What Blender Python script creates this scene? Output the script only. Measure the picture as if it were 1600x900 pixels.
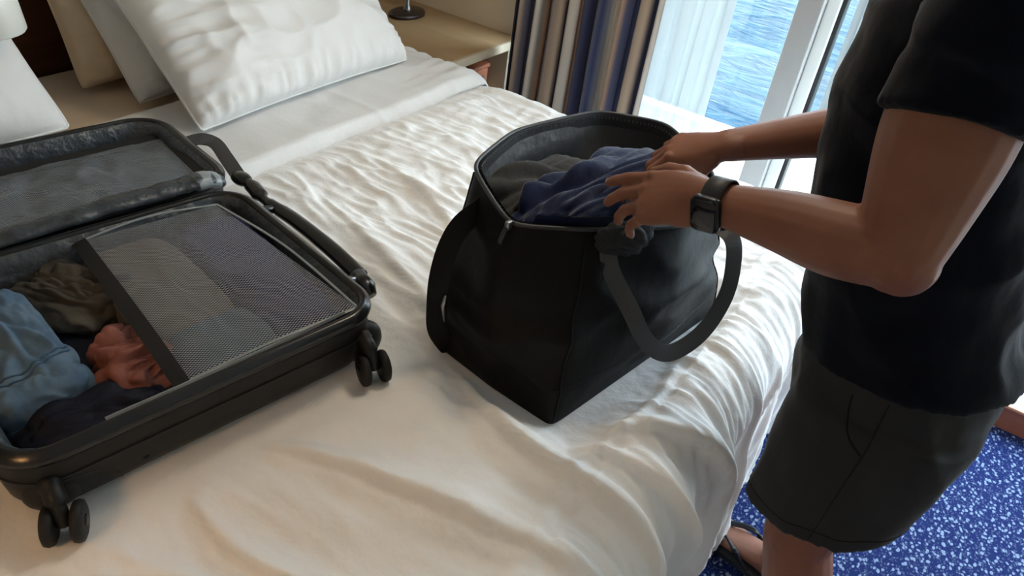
import bpy, bmesh, math, random
import numpy as np
from mathutils import Vector, Matrix
from mathutils.bvhtree import BVHTree

for o in list(bpy.data.objects): bpy.data.objects.remove(o)
S = bpy.context.scene
COL = S.collection
R_ = math.radians

# ------------------------------------------------------------------ camera
PITCH, ROLL, AZ, CAMZ = R_(35.7), R_(8.8), R_(29.3), 1.62
fwd = Vector((-math.sin(AZ)*math.cos(PITCH), math.cos(AZ)*math.cos(PITCH), -math.sin(PITCH)))
rgt = Vector((math.cos(AZ), math.sin(AZ), 0)); upv = rgt.cross(fwd)
cr = math.cos(ROLL)*rgt + math.sin(ROLL)*upv
cu = -math.sin(ROLL)*rgt + math.cos(ROLL)*upv
cam = bpy.data.cameras.new('camera'); cam.sensor_width = 36; cam.lens = 27.0; cam.clip_start = .02; cam.clip_end = 3000
co = bpy.data.objects.new('camera', cam); COL.objects.link(co)
co.matrix_world = Matrix(((cr.x, cu.x, -fwd.x, 0), (cr.y, cu.y, -fwd.y, 0), (cr.z, cu.z, -fwd.z, CAMZ), (0, 0, 0, 1)))
S.camera = co

# ------------------------------------------------------------------ world, sun, exposure
S.view_settings.view_transform = 'Standard'; S.view_settings.look = 'None'
S.view_settings.gamma = 1; S.view_settings.use_curve_mapping = False
S.view_settings.exposure = 1.18
w = bpy.data.worlds.new('sky'); S.world = w; w.use_nodes = True
nt = w.node_tree; nt.nodes.clear()
out = nt.nodes.new('ShaderNodeOutputWorld'); bg = nt.nodes.new('ShaderNodeBackground')
tc = nt.nodes.new('ShaderNodeTexCoord'); sx = nt.nodes.new('ShaderNodeSeparateXYZ'); rp = nt.nodes.new('ShaderNodeValToRGB')
nt.links.new(tc.outputs['Generated'], sx.inputs[0]); nt.links.new(sx.outputs['Z'], rp.inputs[0])
rp.color_ramp.elements[0].position = 0.0; rp.color_ramp.elements[0].color = (.93, .96, 1, 1)
rp.color_ramp.elements[1].position = 0.7; rp.color_ramp.elements[1].color = (.62, .78, 1, 1)
nt.links.new(rp.outputs[0], bg.inputs[0]); bg.inputs[1].default_value = 5.2
nt.links.new(bg.outputs[0], out.inputs[0])
sun = bpy.data.lights.new('sun', 'SUN'); sun.energy = 3.0; sun.angle = .02; sun.color = (1, .95, .87)
so = bpy.data.objects.new('sun', sun); COL.objects.link(so)
so.rotation_euler = Vector((.75, .015, 1.0)).to_track_quat('Z', 'Y').to_euler()
po = bpy.data.lights.new('window_portal', 'AREA'); po.shape = 'RECTANGLE'; po.size = 3.7; po.size_y = 2.1; po.cycles.is_portal = True
poo = bpy.data.objects.new('window_portal', po); COL.objects.link(poo)
poo.location = (.2, 2.96, 1.15); poo.rotation_euler = (R_(-90), 0, 0)

# ------------------------------------------------------------------ helpers
_rng = np.random.RandomState(7); _perm = _rng.permutation(256); _perm = np.concatenate([_perm, _perm, _perm])
_grad = _rng.normal(size=(256, 3)); _grad /= np.linalg.norm(_grad, axis=1)[:, None]
def noise(p, seed=0):
    p = np.asarray(p, float) + seed*17.37
    i = np.floor(p).astype(int); f = p - i; i &= 255
    u = f*f*f*(f*(f*6-15)+10)
    r = 0
    for dx in (0, 1):
        for dy in (0, 1):
            for dz in (0, 1):
                h = _perm[_perm[_perm[(i[:, 0]+dx) & 255] + ((i[:, 1]+dy) & 255)] + ((i[:, 2]+dz) & 255)]
                g = _grad[h]
                d = g[:, 0]*(f[:, 0]-dx) + g[:, 1]*(f[:, 1]-dy) + g[:, 2]*(f[:, 2]-dz)
                wx = u[:, 0] if dx else 1-u[:, 0]; wy = u[:, 1] if dy else 1-u[:, 1]; wz = u[:, 2] if dz else 1-u[:, 2]
                r = r + d*wx*wy*wz
    return r*1.6
def ridge(p, seed=0, k=2.0):
    return np.clip(1-np.abs(noise(p, seed))*1.6, 0, 1)**k
def sstep(a, b, x):
    t = np.clip((x-a)/(b-a), 0, 1); return t*t*(3-2*t)

def world_loc(o):
    v = Vector((0, 0, 0))
    while o: v += o.location; o = o.parent
    return v
def obj(name, verts, faces, mat, parent=None, smooth=True, local=False, uv=None):
    """one mesh object; verts in world space unless local"""
    verts = np.asarray(verts, float)
    if parent is not None and not local:
        verts = verts - np.array(world_loc(parent))
    me = bpy.data.meshes.new(name)
    me.from_pydata([tuple(v) for v in verts], [], [tuple(int(i) for i in f) for f in faces])
    if mat is not None: me.materials.append(mat)
    if smooth: me.polygons.foreach_set('use_smooth', [True]*len(me.polygons))
    if uv is not None:
        l = me.uv_layers.new(name='UVMap'); vi = np.empty(len(me.loops), int); me.loops.foreach_get('vertex_index', vi)
        l.data.foreach_set('uv', np.asarray(uv, float)[vi].ravel())
    me.update()
    o = bpy.data.objects.new(name, me); COL.objects.link(o)
    if parent is not None: o.parent = parent
    return o
def tag(o, label, cat, group=None):
    o['label'] = label; o['category'] = cat
    if group: o['group'] = group
    return o
def struct(o, label=None):
    o['kind'] = 'structure'
    if label: o['label'] = label
    return o
def thing(name, label, cat, loc=(0, 0, 0), rotz=0, group=None):
    o = bpy.data.objects.new(name, None); COL.objects.link(o); o.location = loc; o.rotation_euler = (0, 0, rotz)
    o.empty_display_size = .05
    return tag(o, label, cat, group)
def rebase(o, loc):
    """move the origin of a top-level mesh to loc, keeping it where it is"""
    loc = Vector(loc); o.data.transform(Matrix.Translation(-loc)); o.location = loc; return o

class MB:
    def __init__(s): s.v = []; s.f = []
    def add(s, v, f):
        n = len(s.v); s.v += [tuple(x) for x in v]; s.f += [tuple(i+n for i in q) for q in f]; return s
    def box(s, a, b, bev=0.0):
        a, b = np.minimum(a, b), np.maximum(a, b)
        if bev <= 0:
            v = [(x, y, z) for x in (a[0], b[0]) for y in (a[1], b[1]) for z in (a[2], b[2])]
            return s.add(v, [(0, 1, 3, 2), (4, 6, 7, 5), (0, 4, 5, 1), (2, 3, 7, 6), (0, 2, 6, 4), (1, 5, 7, 3)])
        bm = bmesh.new(); bmesh.ops.create_cube(bm, size=1)
        for v in bm.verts: v.co = Vector([(a[i]+b[i])/2 + v.co[i]*(b[i]-a[i]) for i in range(3)])
        bmesh.ops.bevel(bm, geom=list(bm.edges), offset=bev, segments=3, profile=.5, affect='EDGES')
        bm.verts.index_update()
        s.add([v.co[:] for v in bm.verts], [[v.index for v in f.verts] for f in bm.faces]); bm.free(); return s
    def loft(s, rings, cap=True, closed=True):
        n = len(rings[0]); v = np.concatenate([np.asarray(r, float) for r in rings]); f = []
        for i in range(len(rings)-1):
            for j in range(n if closed else n-1):
                k = (j+1) % n; f.append((i*n+j, i*n+k, (i+1)*n+k, (i+1)*n+j))
        if cap:
            f.append(tuple(range(n-1, -1, -1))); f.append(tuple((len(rings)-1)*n+j for j in range(n)))
        return s.add(v, f)
    def tube(s, pts, rad, n=10, cap=True, flat=None):
        """sweep; rad a number, a list or a list of (a,b) pairs with b along the reference axis"""
        pts = [np.asarray(p, float) for p in pts]; m = len(pts); rings = []
        ref = None
        for i, p in enumerate(pts):
            t = pts[min(i+1, m-1)] - pts[max(i-1, 0)]; t /= (np.linalg.norm(t) + 1e-12)
            if ref is None:
                ref = np.array(flat, float) if flat is not None else (np.array((0, 0, 1.)) if abs(t[2]) < .9 else np.array((1., 0, 0)))
            if flat is not None: ref = np.array(flat, float)
            a = np.cross(t, ref); a /= (np.linalg.norm(a) + 1e-12); b = np.cross(a, t); ref = b
            r = rad[i] if isinstance(rad, (list, tuple, np.ndarray)) else rad
            ra, rb = (r if isinstance(r, (list, tuple, np.ndarray)) else (r, r))
            rings.append([p + a*ra*math.cos(q) + b*rb*math.sin(q) for q in np.linspace(0, 2*math.pi, n, endpoint=False)])
        return s.loft(rings, cap)
    def ball(s, c, r, n=12, m=8, rot=None):
        r = np.array(r if hasattr(r, '__len__') else (r, r, r), float); v = [(0, 0, -1)]
        for i in range(1, m):
            th = -math.pi/2 + math.pi*i/m
            v += [(math.cos(th)*math.cos(q), math.cos(th)*math.sin(q), math.sin(th)) for q in np.linspace(0, 2*math.pi, n, endpoint=False)]
        v.append((0, 0, 1)); v = np.array(v)*r
        if rot is not None: v = v @ np.array(rot).T
        v = v + np.array(c); f = []
        for j in range(n):
            k = (j+1) % n; f.append((0, 1+k, 1+j)); e = 1+(m-2)*n; f.append((len(v)-1, e+j, e+k))
            for i in range(m-2): f.append((1+i*n+j, 1+i*n+k, 1+(i+1)*n+k, 1+(i+1)*n+j))
        return s.add(v, f)
    def build(s, name, mat, parent=None, smooth=True, local=False):
        return obj(name, s.v, s.f, mat, parent, smooth, local)
def catmull(pts, n, closed=False):
    P = np.asarray(pts, float); m = len(P); out = []
    segs = m if closed else m-1
    for i in range(segs):
        if closed: a, b, c, d = P[(i-1) % m], P[i], P[(i+1) % m], P[(i+2) % m]
        else: a, b, c, d = P[max(i-1, 0)], P[i], P[i+1], P[min(i+2, m-1)]
        for k in range(n):
            t = k/n
            out.append(.5*((2*b)+(-a+c)*t+(2*a-5*b+4*c-d)*t*t+(-a+3*b-3*c+d)*t**3))
    if not closed: out.append(P[-1])
    return np.array(out)
def remesh(mb, voxel, smooth_it=4):
    """weld overlapping shapes into one continuous surface; returns verts, faces"""
    o = mb.build('tmp', None)
    m = o.modifiers.new('r', 'REMESH'); m.mode = 'VOXEL'; m.voxel_size = voxel
    if smooth_it:
        m = o.modifiers.new('s', 'SMOOTH'); m.factor = .5; m.iterations = smooth_it
    dg = bpy.context.evaluated_depsgraph_get(); dg.update(); ev = o.evaluated_get(dg); me = ev.to_mesh()
    v = np.empty(len(me.vertices)*3); me.vertices.foreach_get('co', v); v = v.reshape(-1, 3)
    nr = np.empty(len(me.vertices)*3); me.vertices.foreach_get('normal', nr); nr = nr.reshape(-1, 3)
    f = [tuple(p.vertices) for p in me.polygons]
    ev.to_mesh_clear(); me0 = o.data; bpy.data.objects.remove(o); bpy.data.meshes.remove(me0)
    return v, f, nr
def grid_faces(nu, nv):
    i = np.arange(nu-1)[:, None]*nv + np.arange(nv-1)[None, :]; i = i.ravel()
    return np.stack([i, i+nv, i+nv+1, i+1], 1)
def ribbon(path, wdir, width, thick, n=8, mb=None, face=None):
    """thick flat strap; path is smoothed, wdir is the direction of its width (one per key or one)"""
    P = catmull(path, n); W = np.asarray(wdir, float)
    W = catmull(W, n) if W.ndim == 2 else np.repeat(W[None], len(P), 0)
    T = np.gradient(P, axis=0); T /= np.linalg.norm(T, axis=1)[:, None]
    if face is not None: W = np.cross(T, np.array(face, float))
    W = W - (W*T).sum(1)[:, None]*T; W /= np.linalg.norm(W, axis=1)[:, None]; N = np.cross(T, W)
    prof = [(-.5, -.5), (-.25, -.62), (.25, -.62), (.5, -.5), (.5, .5), (.25, .62), (-.25, .62), (-.5, .5)]
    mb = mb or MB()
    return mb.loft([[P[i] + W[i]*width*a + N[i]*thick*b for a, b in prof] for i in range(len(P))])

# ------------------------------------------------------------------ materials
def mat(name, col, rough=.6, spec=.3, bump=None, col2=None, cscale=6, sheen=0, metal=0, sss=0, coat=0, aniso=(1, 1, 1), coords='Object'):
    m = bpy.data.materials.new(name); m.use_nodes = True; n = m.node_tree.nodes; L = m.node_tree.links
    b = n['Principled BSDF']; b.inputs['Base Color'].default_value = (*col, 1); b.inputs['Roughness'].default_value = rough
    b.inputs['Specular IOR Level'].default_value = spec; b.inputs['Metallic'].default_value = metal
    b.inputs['Sheen Weight'].default_value = sheen; b.inputs['Coat Weight'].default_value = coat
    if sss:
        b.inputs['Subsurface Weight'].default_value = sss; b.inputs['Subsurface Radius'].default_value = (.012, .005, .003); b.inputs['Subsurface Scale'].default_value = 1
    tc = n.new('ShaderNodeTexCoord'); mp = n.new('ShaderNodeMapping'); L.new(tc.outputs[coords], mp.inputs[0]); mp.inputs['Scale'].default_value = aniso
    if col2 is not None:
        t = n.new('ShaderNodeTexNoise'); t.inputs['Scale'].default_value = cscale; t.inputs['Detail'].default_value = 5; L.new(mp.outputs[0], t.inputs[0])
        r = n.new('ShaderNodeValToRGB'); r.color_ramp.elements[0].position = .35; r.color_ramp.elements[1].position = .65
        r.color_ramp.elements[0].color = (*col, 1); r.color_ramp.elements[1].color = (*col2, 1)
        L.new(t.outputs[0], r.inputs[0]); L.new(r.outputs[0], b.inputs['Base Color'])
    if bump:
        prev = None
        for sc, st, dist in bump:
            t = n.new('ShaderNodeTexNoise'); t.inputs['Scale'].default_value = sc; t.inputs['Detail'].default_value = 3; L.new(mp.outputs[0], t.inputs[0])
            bp = n.new('ShaderNodeBump'); bp.inputs['Strength'].default_value = st; bp.inputs['Distance'].default_value = dist
            L.new(t.outputs[0], bp.inputs['Height'])
            if prev: L.new(prev.outputs[0], bp.inputs['Normal'])
            prev = bp
        L.new(prev.outputs[0], b.inputs['Normal'])
    return m
M = {}
M['linen'] = mat('white_linen', (.90, .892, .875), .75, .2, [(28, .5, .008), (500, .15, .0006)], sheen=.15)
M['pillow'] = mat('pillow_cotton', (.75, .74, .725), .7, .2, [(40, .25, .004), (500, .15, .0006)], sheen=.15)
M['beige'] = mat('beige_cotton', (.80, .64, .46), .8, .2, [(30, .25, .004)], sheen=.1)
M['cream_sheet'] = mat('cream_fitted_sheet', (.82, .66, .50), .8, .2, [(20, .15, .004)])
M['headboard'] = mat('dark_wood', (.075, .028, .014), .4, .4, col2=(.12, .05, .025), cscale=4, aniso=(1, .3, 8))
M['wood'] = mat('light_maple', (.36, .235, .12), .4, .4, col2=(.40, .265, .14), cscale=3, aniso=(.5, 6, 6))
M['edge'] = mat('pale_edge_band', (.50, .42, .31), .5, .3)
M['cream_wall'] = mat('cream_wall_panel', (.70, .60, .46), .6, .3, [(60, .05, .002)])
M['ceiling'] = mat('ceiling_panel', (.80, .78, .74), .6, .3)
M['frame'] = mat('grey_aluminium_frame', (.42, .41, .40), .45, .4)
M['frame_white'] = mat('white_aluminium_frame', (.78, .79, .77), .4, .4)
M['gasket'] = mat('black_gasket', (.02, .022, .022), .5, .3)
M['sill'] = mat('sill_wood', (.33, .12, .075), .35, .4, col2=(.28, .10, .06), cscale=8, aniso=(1, 12, 12))
M['sill_edge'] = mat('sill_nosing', (.75, .36, .22), .35, .4)
M['white_paint'] = mat('white_paint', (.80, .80, .78), .45, .4)
M['deck'] = mat('balcony_deck', (.50, .47, .41), .7, .2, col2=(.45, .42, .37), cscale=10)
M['case'] = mat('black_case_plastic', (.0115, .0115, .0115), .45, .28, [(900, .25, .0006)])
M['case_gloss'] = mat('black_glossy_plastic', (.010, .010, .011), .25, .5)
M['lining'] = mat('grey_satin_lining', (.045, .054, .064), .36, .5, [(22, .8, .014), (90, .4, .004)])
M['lining_light'] = mat('silver_satin_tape', (.26, .29, .30), .35, .5, [(60, .5, .004)])
M['bind'] = mat('black_binding_tape', (.014, .014, .015), .6, .3, [(700, .4, .0006)])
M['rubber'] = mat('black_rubber', (.012, .012, .012), .55, .3)
M['bag'] = mat('black_nylon', (.0036, .0036, .0044), .58, .18, [(35, .25, .006), (1400, .3, .0005)])
M['strap'] = mat('black_webbing', (.060, .061, .063), .5, .4, [(1200, .6, .0006)])
M['bag_in'] = mat('dark_grey_bag_lining', (.085, .087, .09), .4, .45, [(40, .5, .006)])
M['zip'] = mat('dark_zipper_tape', (.035, .036, .038), .4, .4, [(800, .5, .0008)])
M['steel'] = mat('grey_metal', (.32, .33, .34), .3, .5, metal=1)
M['bronze'] = mat('dark_bronze', (.035, .024, .018), .35, .5, metal=.3)
M['shade'] = mat('white_glossy_shade', (.80, .80, .74), .3, .5)
M['skin'] = mat('skin', (.28, .120, .077), .5, .30, [(140, .12, .0012), (700, .12, .0005)], col2=(.235, .096, .060), cscale=14, sss=.06)
M['nail'] = mat('nail', (.33, .165, .12), .3, .5)
M['hair'] = mat('brown_hair', (.03, .018, .01), .5, .4, [(160, .8, .003)])
M['eye'] = mat('eye', (.6, .58, .55), .2, .5)
M['shirt'] = mat('navy_black_cotton', (.0022, .0034, .0085), .85, .08, [(18, .35, .008), (900, .2, .0005)], sheen=.12)
M['shorts'] = mat('charcoal_cotton_twill', (.028, .028, .031), .8, .12, [(20, .35, .006), (1100, .3, .0005)], sheen=.1)
M['stitch'] = mat('dark_stitching', (.008, .008, .009), .8, .2)
M['watch'] = mat('watch_black', (.010, .010, .012), .35, .4)
M['watch_strap'] = mat('watch_silicone', (.022, .023, .026), .5, .4)
M['screen'] = mat('watch_glass', (.004, .005, .012), .12, .5)
M['sandal'] = mat('grey_foam_sandal', (.022, .023, .026), .6, .3, [(300, .3, .001)])
M['denim'] = mat('washed_blue_denim', (.075, .128, .195), .85, .15, [(60, .4, .004), (1200, .5, .0006)], col2=(.125, .19, .26), cscale=18)
M['denim_dark'] = mat('denim_seam', (.05, .10, .16), .85, .15, [(200, .6, .003)])
M['olive'] = mat('grey_olive_cotton', (.045, .041, .035), .85, .15, [(50, .5, .005)], col2=(.10, .09, .072), cscale=10)
M['salmon'] = mat('salmon_cotton', (.21, .075, .055), .85, .15, [(60, .5, .005)], col2=(.24, .09, .066), cscale=8)
M['navy'] = mat('dark_navy_cotton', (.005, .0065, .015), .7, .2, [(40, .6, .006)], col2=(.009, .011, .022), cscale=9)
M['tan'] = mat('taupe_cotton', (.115, .10, .088), .85, .15, [(40, .4, .005)])
M['teal'] = mat('slate_teal_cotton', (.06, .10, .13), .85, .15, [(40, .4, .005)])
M['indigo'] = mat('indigo_cotton', (.022, .026, .08), .8, .2, [(40, .5, .006)])
M['lid_cloth'] = mat('slate_blue_satin', (.048, .064, .084), .45, .45, [(30, .6, .008)])
M['blue'] = mat('royal_navy_fleece', (.0034, .0095, .044), .9, .15, [(30, .5, .006), (500, .5, .001)], sheen=.3)
M['grey_cloth'] = mat('charcoal_grey_jersey', (.045, .044, .042), .85, .15, [(40, .5, .006)], sheen=.1)
M['slate'] = mat('slate_grey_jersey', (.030, .033, .037), .85, .15, [(40, .5, .006)])
M['redbrown'] = mat('red_brown_card', (.30, .10, .05), .6, .3)
M['lamp_glow'] = mat('lamp_diffuser', (.9, .85, .75), .5, .3)
bs = M['lamp_glow'].node_tree.nodes['Principled BSDF']; bs.inputs['Emission Color'].default_value = (1, .78, .5, 1); bs.inputs['Emission Strength'].default_value = 6

def net_mat(name, col, scale):
    m = bpy.data.materials.new(name); m.use_nodes = True; n = m.node_tree.nodes; L = m.node_tree.links
    b = n['Principled BSDF']; b.inputs['Base Color'].default_value = (*col, 1); b.inputs['Roughness'].default_value = .4
    tc = n.new('ShaderNodeTexCoord'); mp = n.new('ShaderNodeMapping'); mp.inputs['Rotation'].default_value = (0, 0, R_(40)); mp.inputs['Scale'].default_value = (scale, scale*1.25, 1)
    L.new(tc.outputs['UV'], mp.inputs[0])
    v = n.new('ShaderNodeTexVoronoi'); v.voronoi_dimensions = '2D'; v.inputs['Scale'].default_value = 1; v.inputs['Randomness'].default_value = 0.0; L.new(mp.outputs[0], v.inputs['Vector'])
    g = n.new('ShaderNodeMath'); g.operation = 'GREATER_THAN'; g.inputs[1].default_value = .46; L.new(v.outputs['Distance'], g.inputs[0])
    L.new(g.outputs[0], b.inputs['Alpha'])
    return m
M['net'] = net_mat('light_grey_netting', (.38, .40, .43), 215)
M['net_dark'] = net_mat('grey_netting', (.36, .40, .44), 215)

def trans_mat(name, col, transp, transl, rough=.8, aniso=None):
    m = bpy.data.materials.new(name); m.use_nodes = True; n = m.node_tree.nodes; L = m.node_tree.links
    n.clear(); o = n.new('ShaderNodeOutputMaterial'); d = n.new('ShaderNodeBsdfDiffuse'); t = n.new('ShaderNodeBsdfTranslucent'); tr = n.new('ShaderNodeBsdfTransparent')
    d.inputs[0].default_value = (*col, 1); t.inputs[0].default_value = (*col, 1)
    m1 = n.new('ShaderNodeMixShader'); m1.inputs[0].default_value = transl; L.new(d.outputs[0], m1.inputs[1]); L.new(t.outputs[0], m1.inputs[2])
    m2 = n.new('ShaderNodeMixShader'); m2.inputs[0].default_value = transp; L.new(m1.outputs[0], m2.inputs[1]); L.new(tr.outputs[0], m2.inputs[2]); L.new(m2.outputs[0], o.inputs[0])
    return m
M['sheer'] = trans_mat('white_sheer', (.52, .55, .54), .10, .22)
def glass_mat():
    m = bpy.data.materials.new('window_glass'); m.use_nodes = True; n = m.node_tree.nodes; L = m.node_tree.links
    n.clear(); o = n.new('ShaderNodeOutputMaterial'); tr = n.new('ShaderNodeBsdfTransparent'); tr.inputs[0].default_value = (.95, .985, .98, 1); g = n.new('ShaderNodeBsdfGlossy'); g.inputs['Roughness'].default_value = .02
    x = n.new('ShaderNodeMixShader'); x.inputs[0].default_value = .04; L.new(tr.outputs[0], x.inputs[1]); L.new(g.outputs[0], x.inputs[2]); L.new(x.outputs[0], o.inputs[0]); return m
M['glass'] = glass_mat()
def stripe_mat():
    m = mat('striped_curtain', (.2, .2, .2), .75, .2, [(300, .2, .001)], sheen=.2); n = m.node_tree.nodes; L = m.node_tree.links
    tc = n.new('ShaderNodeTexCoord'); sp = n.new('ShaderNodeSeparateXYZ'); L.new(tc.outputs['UV'], sp.inputs[0])
    md = n.new('ShaderNodeMath'); md.operation = 'FRACT'; L.new(sp.outputs[0], md.inputs[0])
    r = n.new('ShaderNodeValToRGB'); r.color_ramp.interpolation = 'EASE'; e = r.color_ramp.elements
    stops = [(0, (.015, .02, .06)), (.10, (.03, .035, .08)), (.15, (.22, .16, .12)), (.24, (.40, .29, .21)), (.32, (.09, .085, .11)), (.40, (.02, .025, .07)),
             (.47, (.10, .10, .12)), (.55, (.46, .40, .34)), (.64, (.50, .44, .38)), (.70, (.16, .13, .12)), (.78, (.42, .22, .11)), (.83, (.30, .19, .13)), (.90, (.05, .05, .09)), (1, (.015, .02, .06))]
    e[0].position = 0; e[0].color = (*stops[0][1], 1); e[1].position = 1; e[1].color = (*stops[-1][1], 1)
    for p, c in stops[1:-1]:
        q = e.new(p); q.color = (*c, 1)
    L.new(md.outputs[0], r.inputs[0]); L.new(r.outputs[0], n['Principled BSDF'].inputs['Base Color']); return m
M['stripe'] = stripe_mat()
def carpet_mat():
    m = mat('blue_speckled_carpet', (.03, .05, .22), .95, .1, [(260, .8, .004)]); n = m.node_tree.nodes; L = m.node_tree.links
    tc = n.new('ShaderNodeTexCoord'); mp = n.new('ShaderNodeMapping'); mp.inputs['Scale'].default_value = (1, .72, 1); mp.inputs['Rotation'].default_value = (0, 0, .5); L.new(tc.outputs['Object'], mp.inputs[0])
    nz = n.new('ShaderNodeTexNoise'); nz.inputs['Scale'].default_value = 45; L.new(mp.outputs[0], nz.inputs[0])
    mx = n.new('ShaderNodeVectorMath'); mx.operation = 'MULTIPLY_ADD'; mx.inputs[1].default_value = (.016, .016, .016); L.new(nz.outputs['Color'], mx.inputs[0]); L.new(mp.outputs[0], mx.inputs[2])
    def spots(scale, thr, soft):
        v = n.new('ShaderNodeTexVoronoi'); v.inputs['Scale'].default_value = scale; L.new(mx.outputs[0], v.inputs['Vector'])
        q = n.new('ShaderNodeMapRange'); q.inputs['From Min'].default_value = thr; q.inputs['From Max'].default_value = thr-soft; L.new(v.outputs['Distance'], q.inputs[0]); return q, v
    a, va = spots(84, .40, .12); b, vb = spots(150, .42, .16)
    sel = n.new('ShaderNodeSeparateColor'); L.new(va.outputs['Color'], sel.inputs[0])
    gt = n.new('ShaderNodeMath'); gt.operation = 'GREATER_THAN'; gt.inputs[1].default_value = .12; L.new(sel.outputs[0], gt.inputs[0])
    m1 = n.new('ShaderNodeMath'); m1.operation = 'MULTIPLY'; L.new(a.outputs[0], m1.inputs[0]); L.new(gt.outputs[0], m1.inputs[1])
    m2 = n.new('ShaderNodeMath'); m2.operation = 'MULTIPLY'; m2.inputs[1].default_value = .25; L.new(b.outputs[0], m2.inputs[0])
    mm = n.new('ShaderNodeMath'); mm.operation = 'MAXIMUM'; L.new(m1.outputs[0], mm.inputs[0]); L.new(m2.outputs[0], mm.inputs[1])
    c = n.new('ShaderNodeMix'); c.data_type = 'RGBA'; c.inputs[6].default_value = (.010, .020, .100, 1); c.inputs[7].default_value = (.24, .31, .44, 1)
    L.new(mm.outputs[0], c.inputs[0]); L.new(c.outputs[2], n['Principled BSDF'].inputs['Base Color']); return m
M['carpet'] = carpet_mat()
def sea_mat():
    m = bpy.data.materials.new('sea_water'); m.use_nodes = True; n = m.node_tree.nodes; L = m.node_tree.links; b = n['Principled BSDF']
    b.inputs['Roughness'].default_value = .3; b.inputs['Specular IOR Level'].default_value = .15; b.inputs['IOR'].default_value = 1.10
    tc = n.new('ShaderNodeTexCoord'); mp = n.new('ShaderNodeMapping'); mp.inputs['Scale'].default_value = (.55, 1.0, 1); mp.inputs['Rotation'].default_value = (0, 0, R_(24)); L.new(tc.outputs['Object'], mp.inputs[0])
    a = n.new('ShaderNodeTexNoise'); a.inputs['Scale'].default_value = .55; a.inputs['Detail'].default_value = 6; a.inputs['Distortion'].default_value = .8; L.new(mp.outputs[0], a.inputs[0])
    r = n.new('ShaderNodeValToRGB'); r.color_ramp.elements[0].position = .36; r.color_ramp.elements[0].color = (.002, .021, .043, 1); r.color_ramp.elements[1].position = .66; r.color_ramp.elements[1].color = (.013, .045, .066, 1)
    L.new(a.outputs[0], r.inputs[0]); L.new(r.outputs[0], b.inputs['Base Color'])
    bp = n.new('ShaderNodeBump'); bp.inputs['Strength'].default_value = .6; bp.inputs['Distance'].default_value = .6; L.new(a.outputs[0], bp.inputs['Height']); L.new(bp.outputs[0], b.inputs['Normal'])
    return m
M['sea'] = sea_mat()

# ------------------------------------------------------------------ the setting
FOOTX, FARY = -.252, 2.13            # where the bed top starts to round over
def box(name, a, b, m, parent=None, bev=0.0): return MB().box(a, b, bev).build(name, m, parent, smooth=False)
struct(box('floor', (-2.6, -1.6, -.05), (2.3, 2.9, 0), M['carpet']), 'blue carpet with small pale speckles')
struct(box('ceiling', (-2.6, -1.6, 2.3), (2.3, 2.95, 2.36), M['ceiling']))
struct(box('wall_head', (-2.6, -1.6, 0), (-2.5, 2.9, 2.3), M['cream_wall']))
struct(box('wall_near', (-2.5, -1.7, 0), (2.3, -1.6, 2.3), M['cream_wall']))
struct(box('wall_foot', (2.3, -1.7, 0), (2.4, 2.95, 2.3), M['cream_wall']))
wb = MB().box((-2.5, 2.85, 0), (-1.66, 2.95, 2.3)).box((-1.66, 2.85, 2.16), (2.3, 2.95, 2.3)).box((2.05, 2.85, 0), (2.3, 2.95, 2.16)).box((-1.66, 2.85, -.05), (2.05, 2.95, .09))
struct(wb.build('wall_window', M['cream_wall'], smooth=False))
sl = MB().box((-1.62, 2.475, .0), (2.3, 2.85, .085)).build('trim_1', M['white_paint'], smooth=False); struct(sl, 'raised white door sill behind brown wooden riser')
MB().box((-1.62, 2.455, 0), (2.3, 2.475, .082)).build('riser', M['sill'], sl, smooth=False)
MB().box((-1.62, 2.450, .082), (2.3, 2.485, .092), .003).build('nosing', M['sill_edge'], sl)

# sliding balcony door: frame, panes, gasket
wd = thing('window_1', 'grey framed sliding balcony door with sea behind it', 'window', (.2, 2.85, .09)); struct(wd); del wd['category']
def fr(name, a, b, m, bev=.006): return MB().box(a, b, bev).build(name, m, wd)
fr('frame_rail', (-1.66, 2.86, .09), (2.05, 2.94, .14), M['frame_white']); fr('frame_rail', (-1.66, 2.86, 2.10), (2.05, 2.94, 2.16), M['frame_white'])
fr('frame_post', (-1.66, 2.86, .14), (-1.60, 2.94, 2.10), M['frame']); fr('frame_post', (1.99, 2.86, .14), (2.05, 2.94, 2.10), M['frame'])
fr('frame_post', (-.645, 2.80, .09), (-.560, 2.90, 2.14), M['frame'])
fr('door_stile', (-.560, 2.845, .10), (-.515, 2.92, 2.12), M['frame_white'])
fr('gasket', (-.515, 2.86, .12), (-.500, 2.915, 2.10), M['gasket'], .003)
fr('pane', (-1.60, 2.895, .14), (-.60, 2.903, 2.10), M['glass'], 0)
fr('pane', (-.50, 2.885, .14), (.72, 2.893, 2.10), M['glass'], 0)
fr('pane', (.78, 2.895, .14), (1.99, 2.903, 2.10), M['glass'], 0)
fr('frame_post', (.72, 2.86, .14), (.78, 2.92, 2.10), M['frame'])

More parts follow.
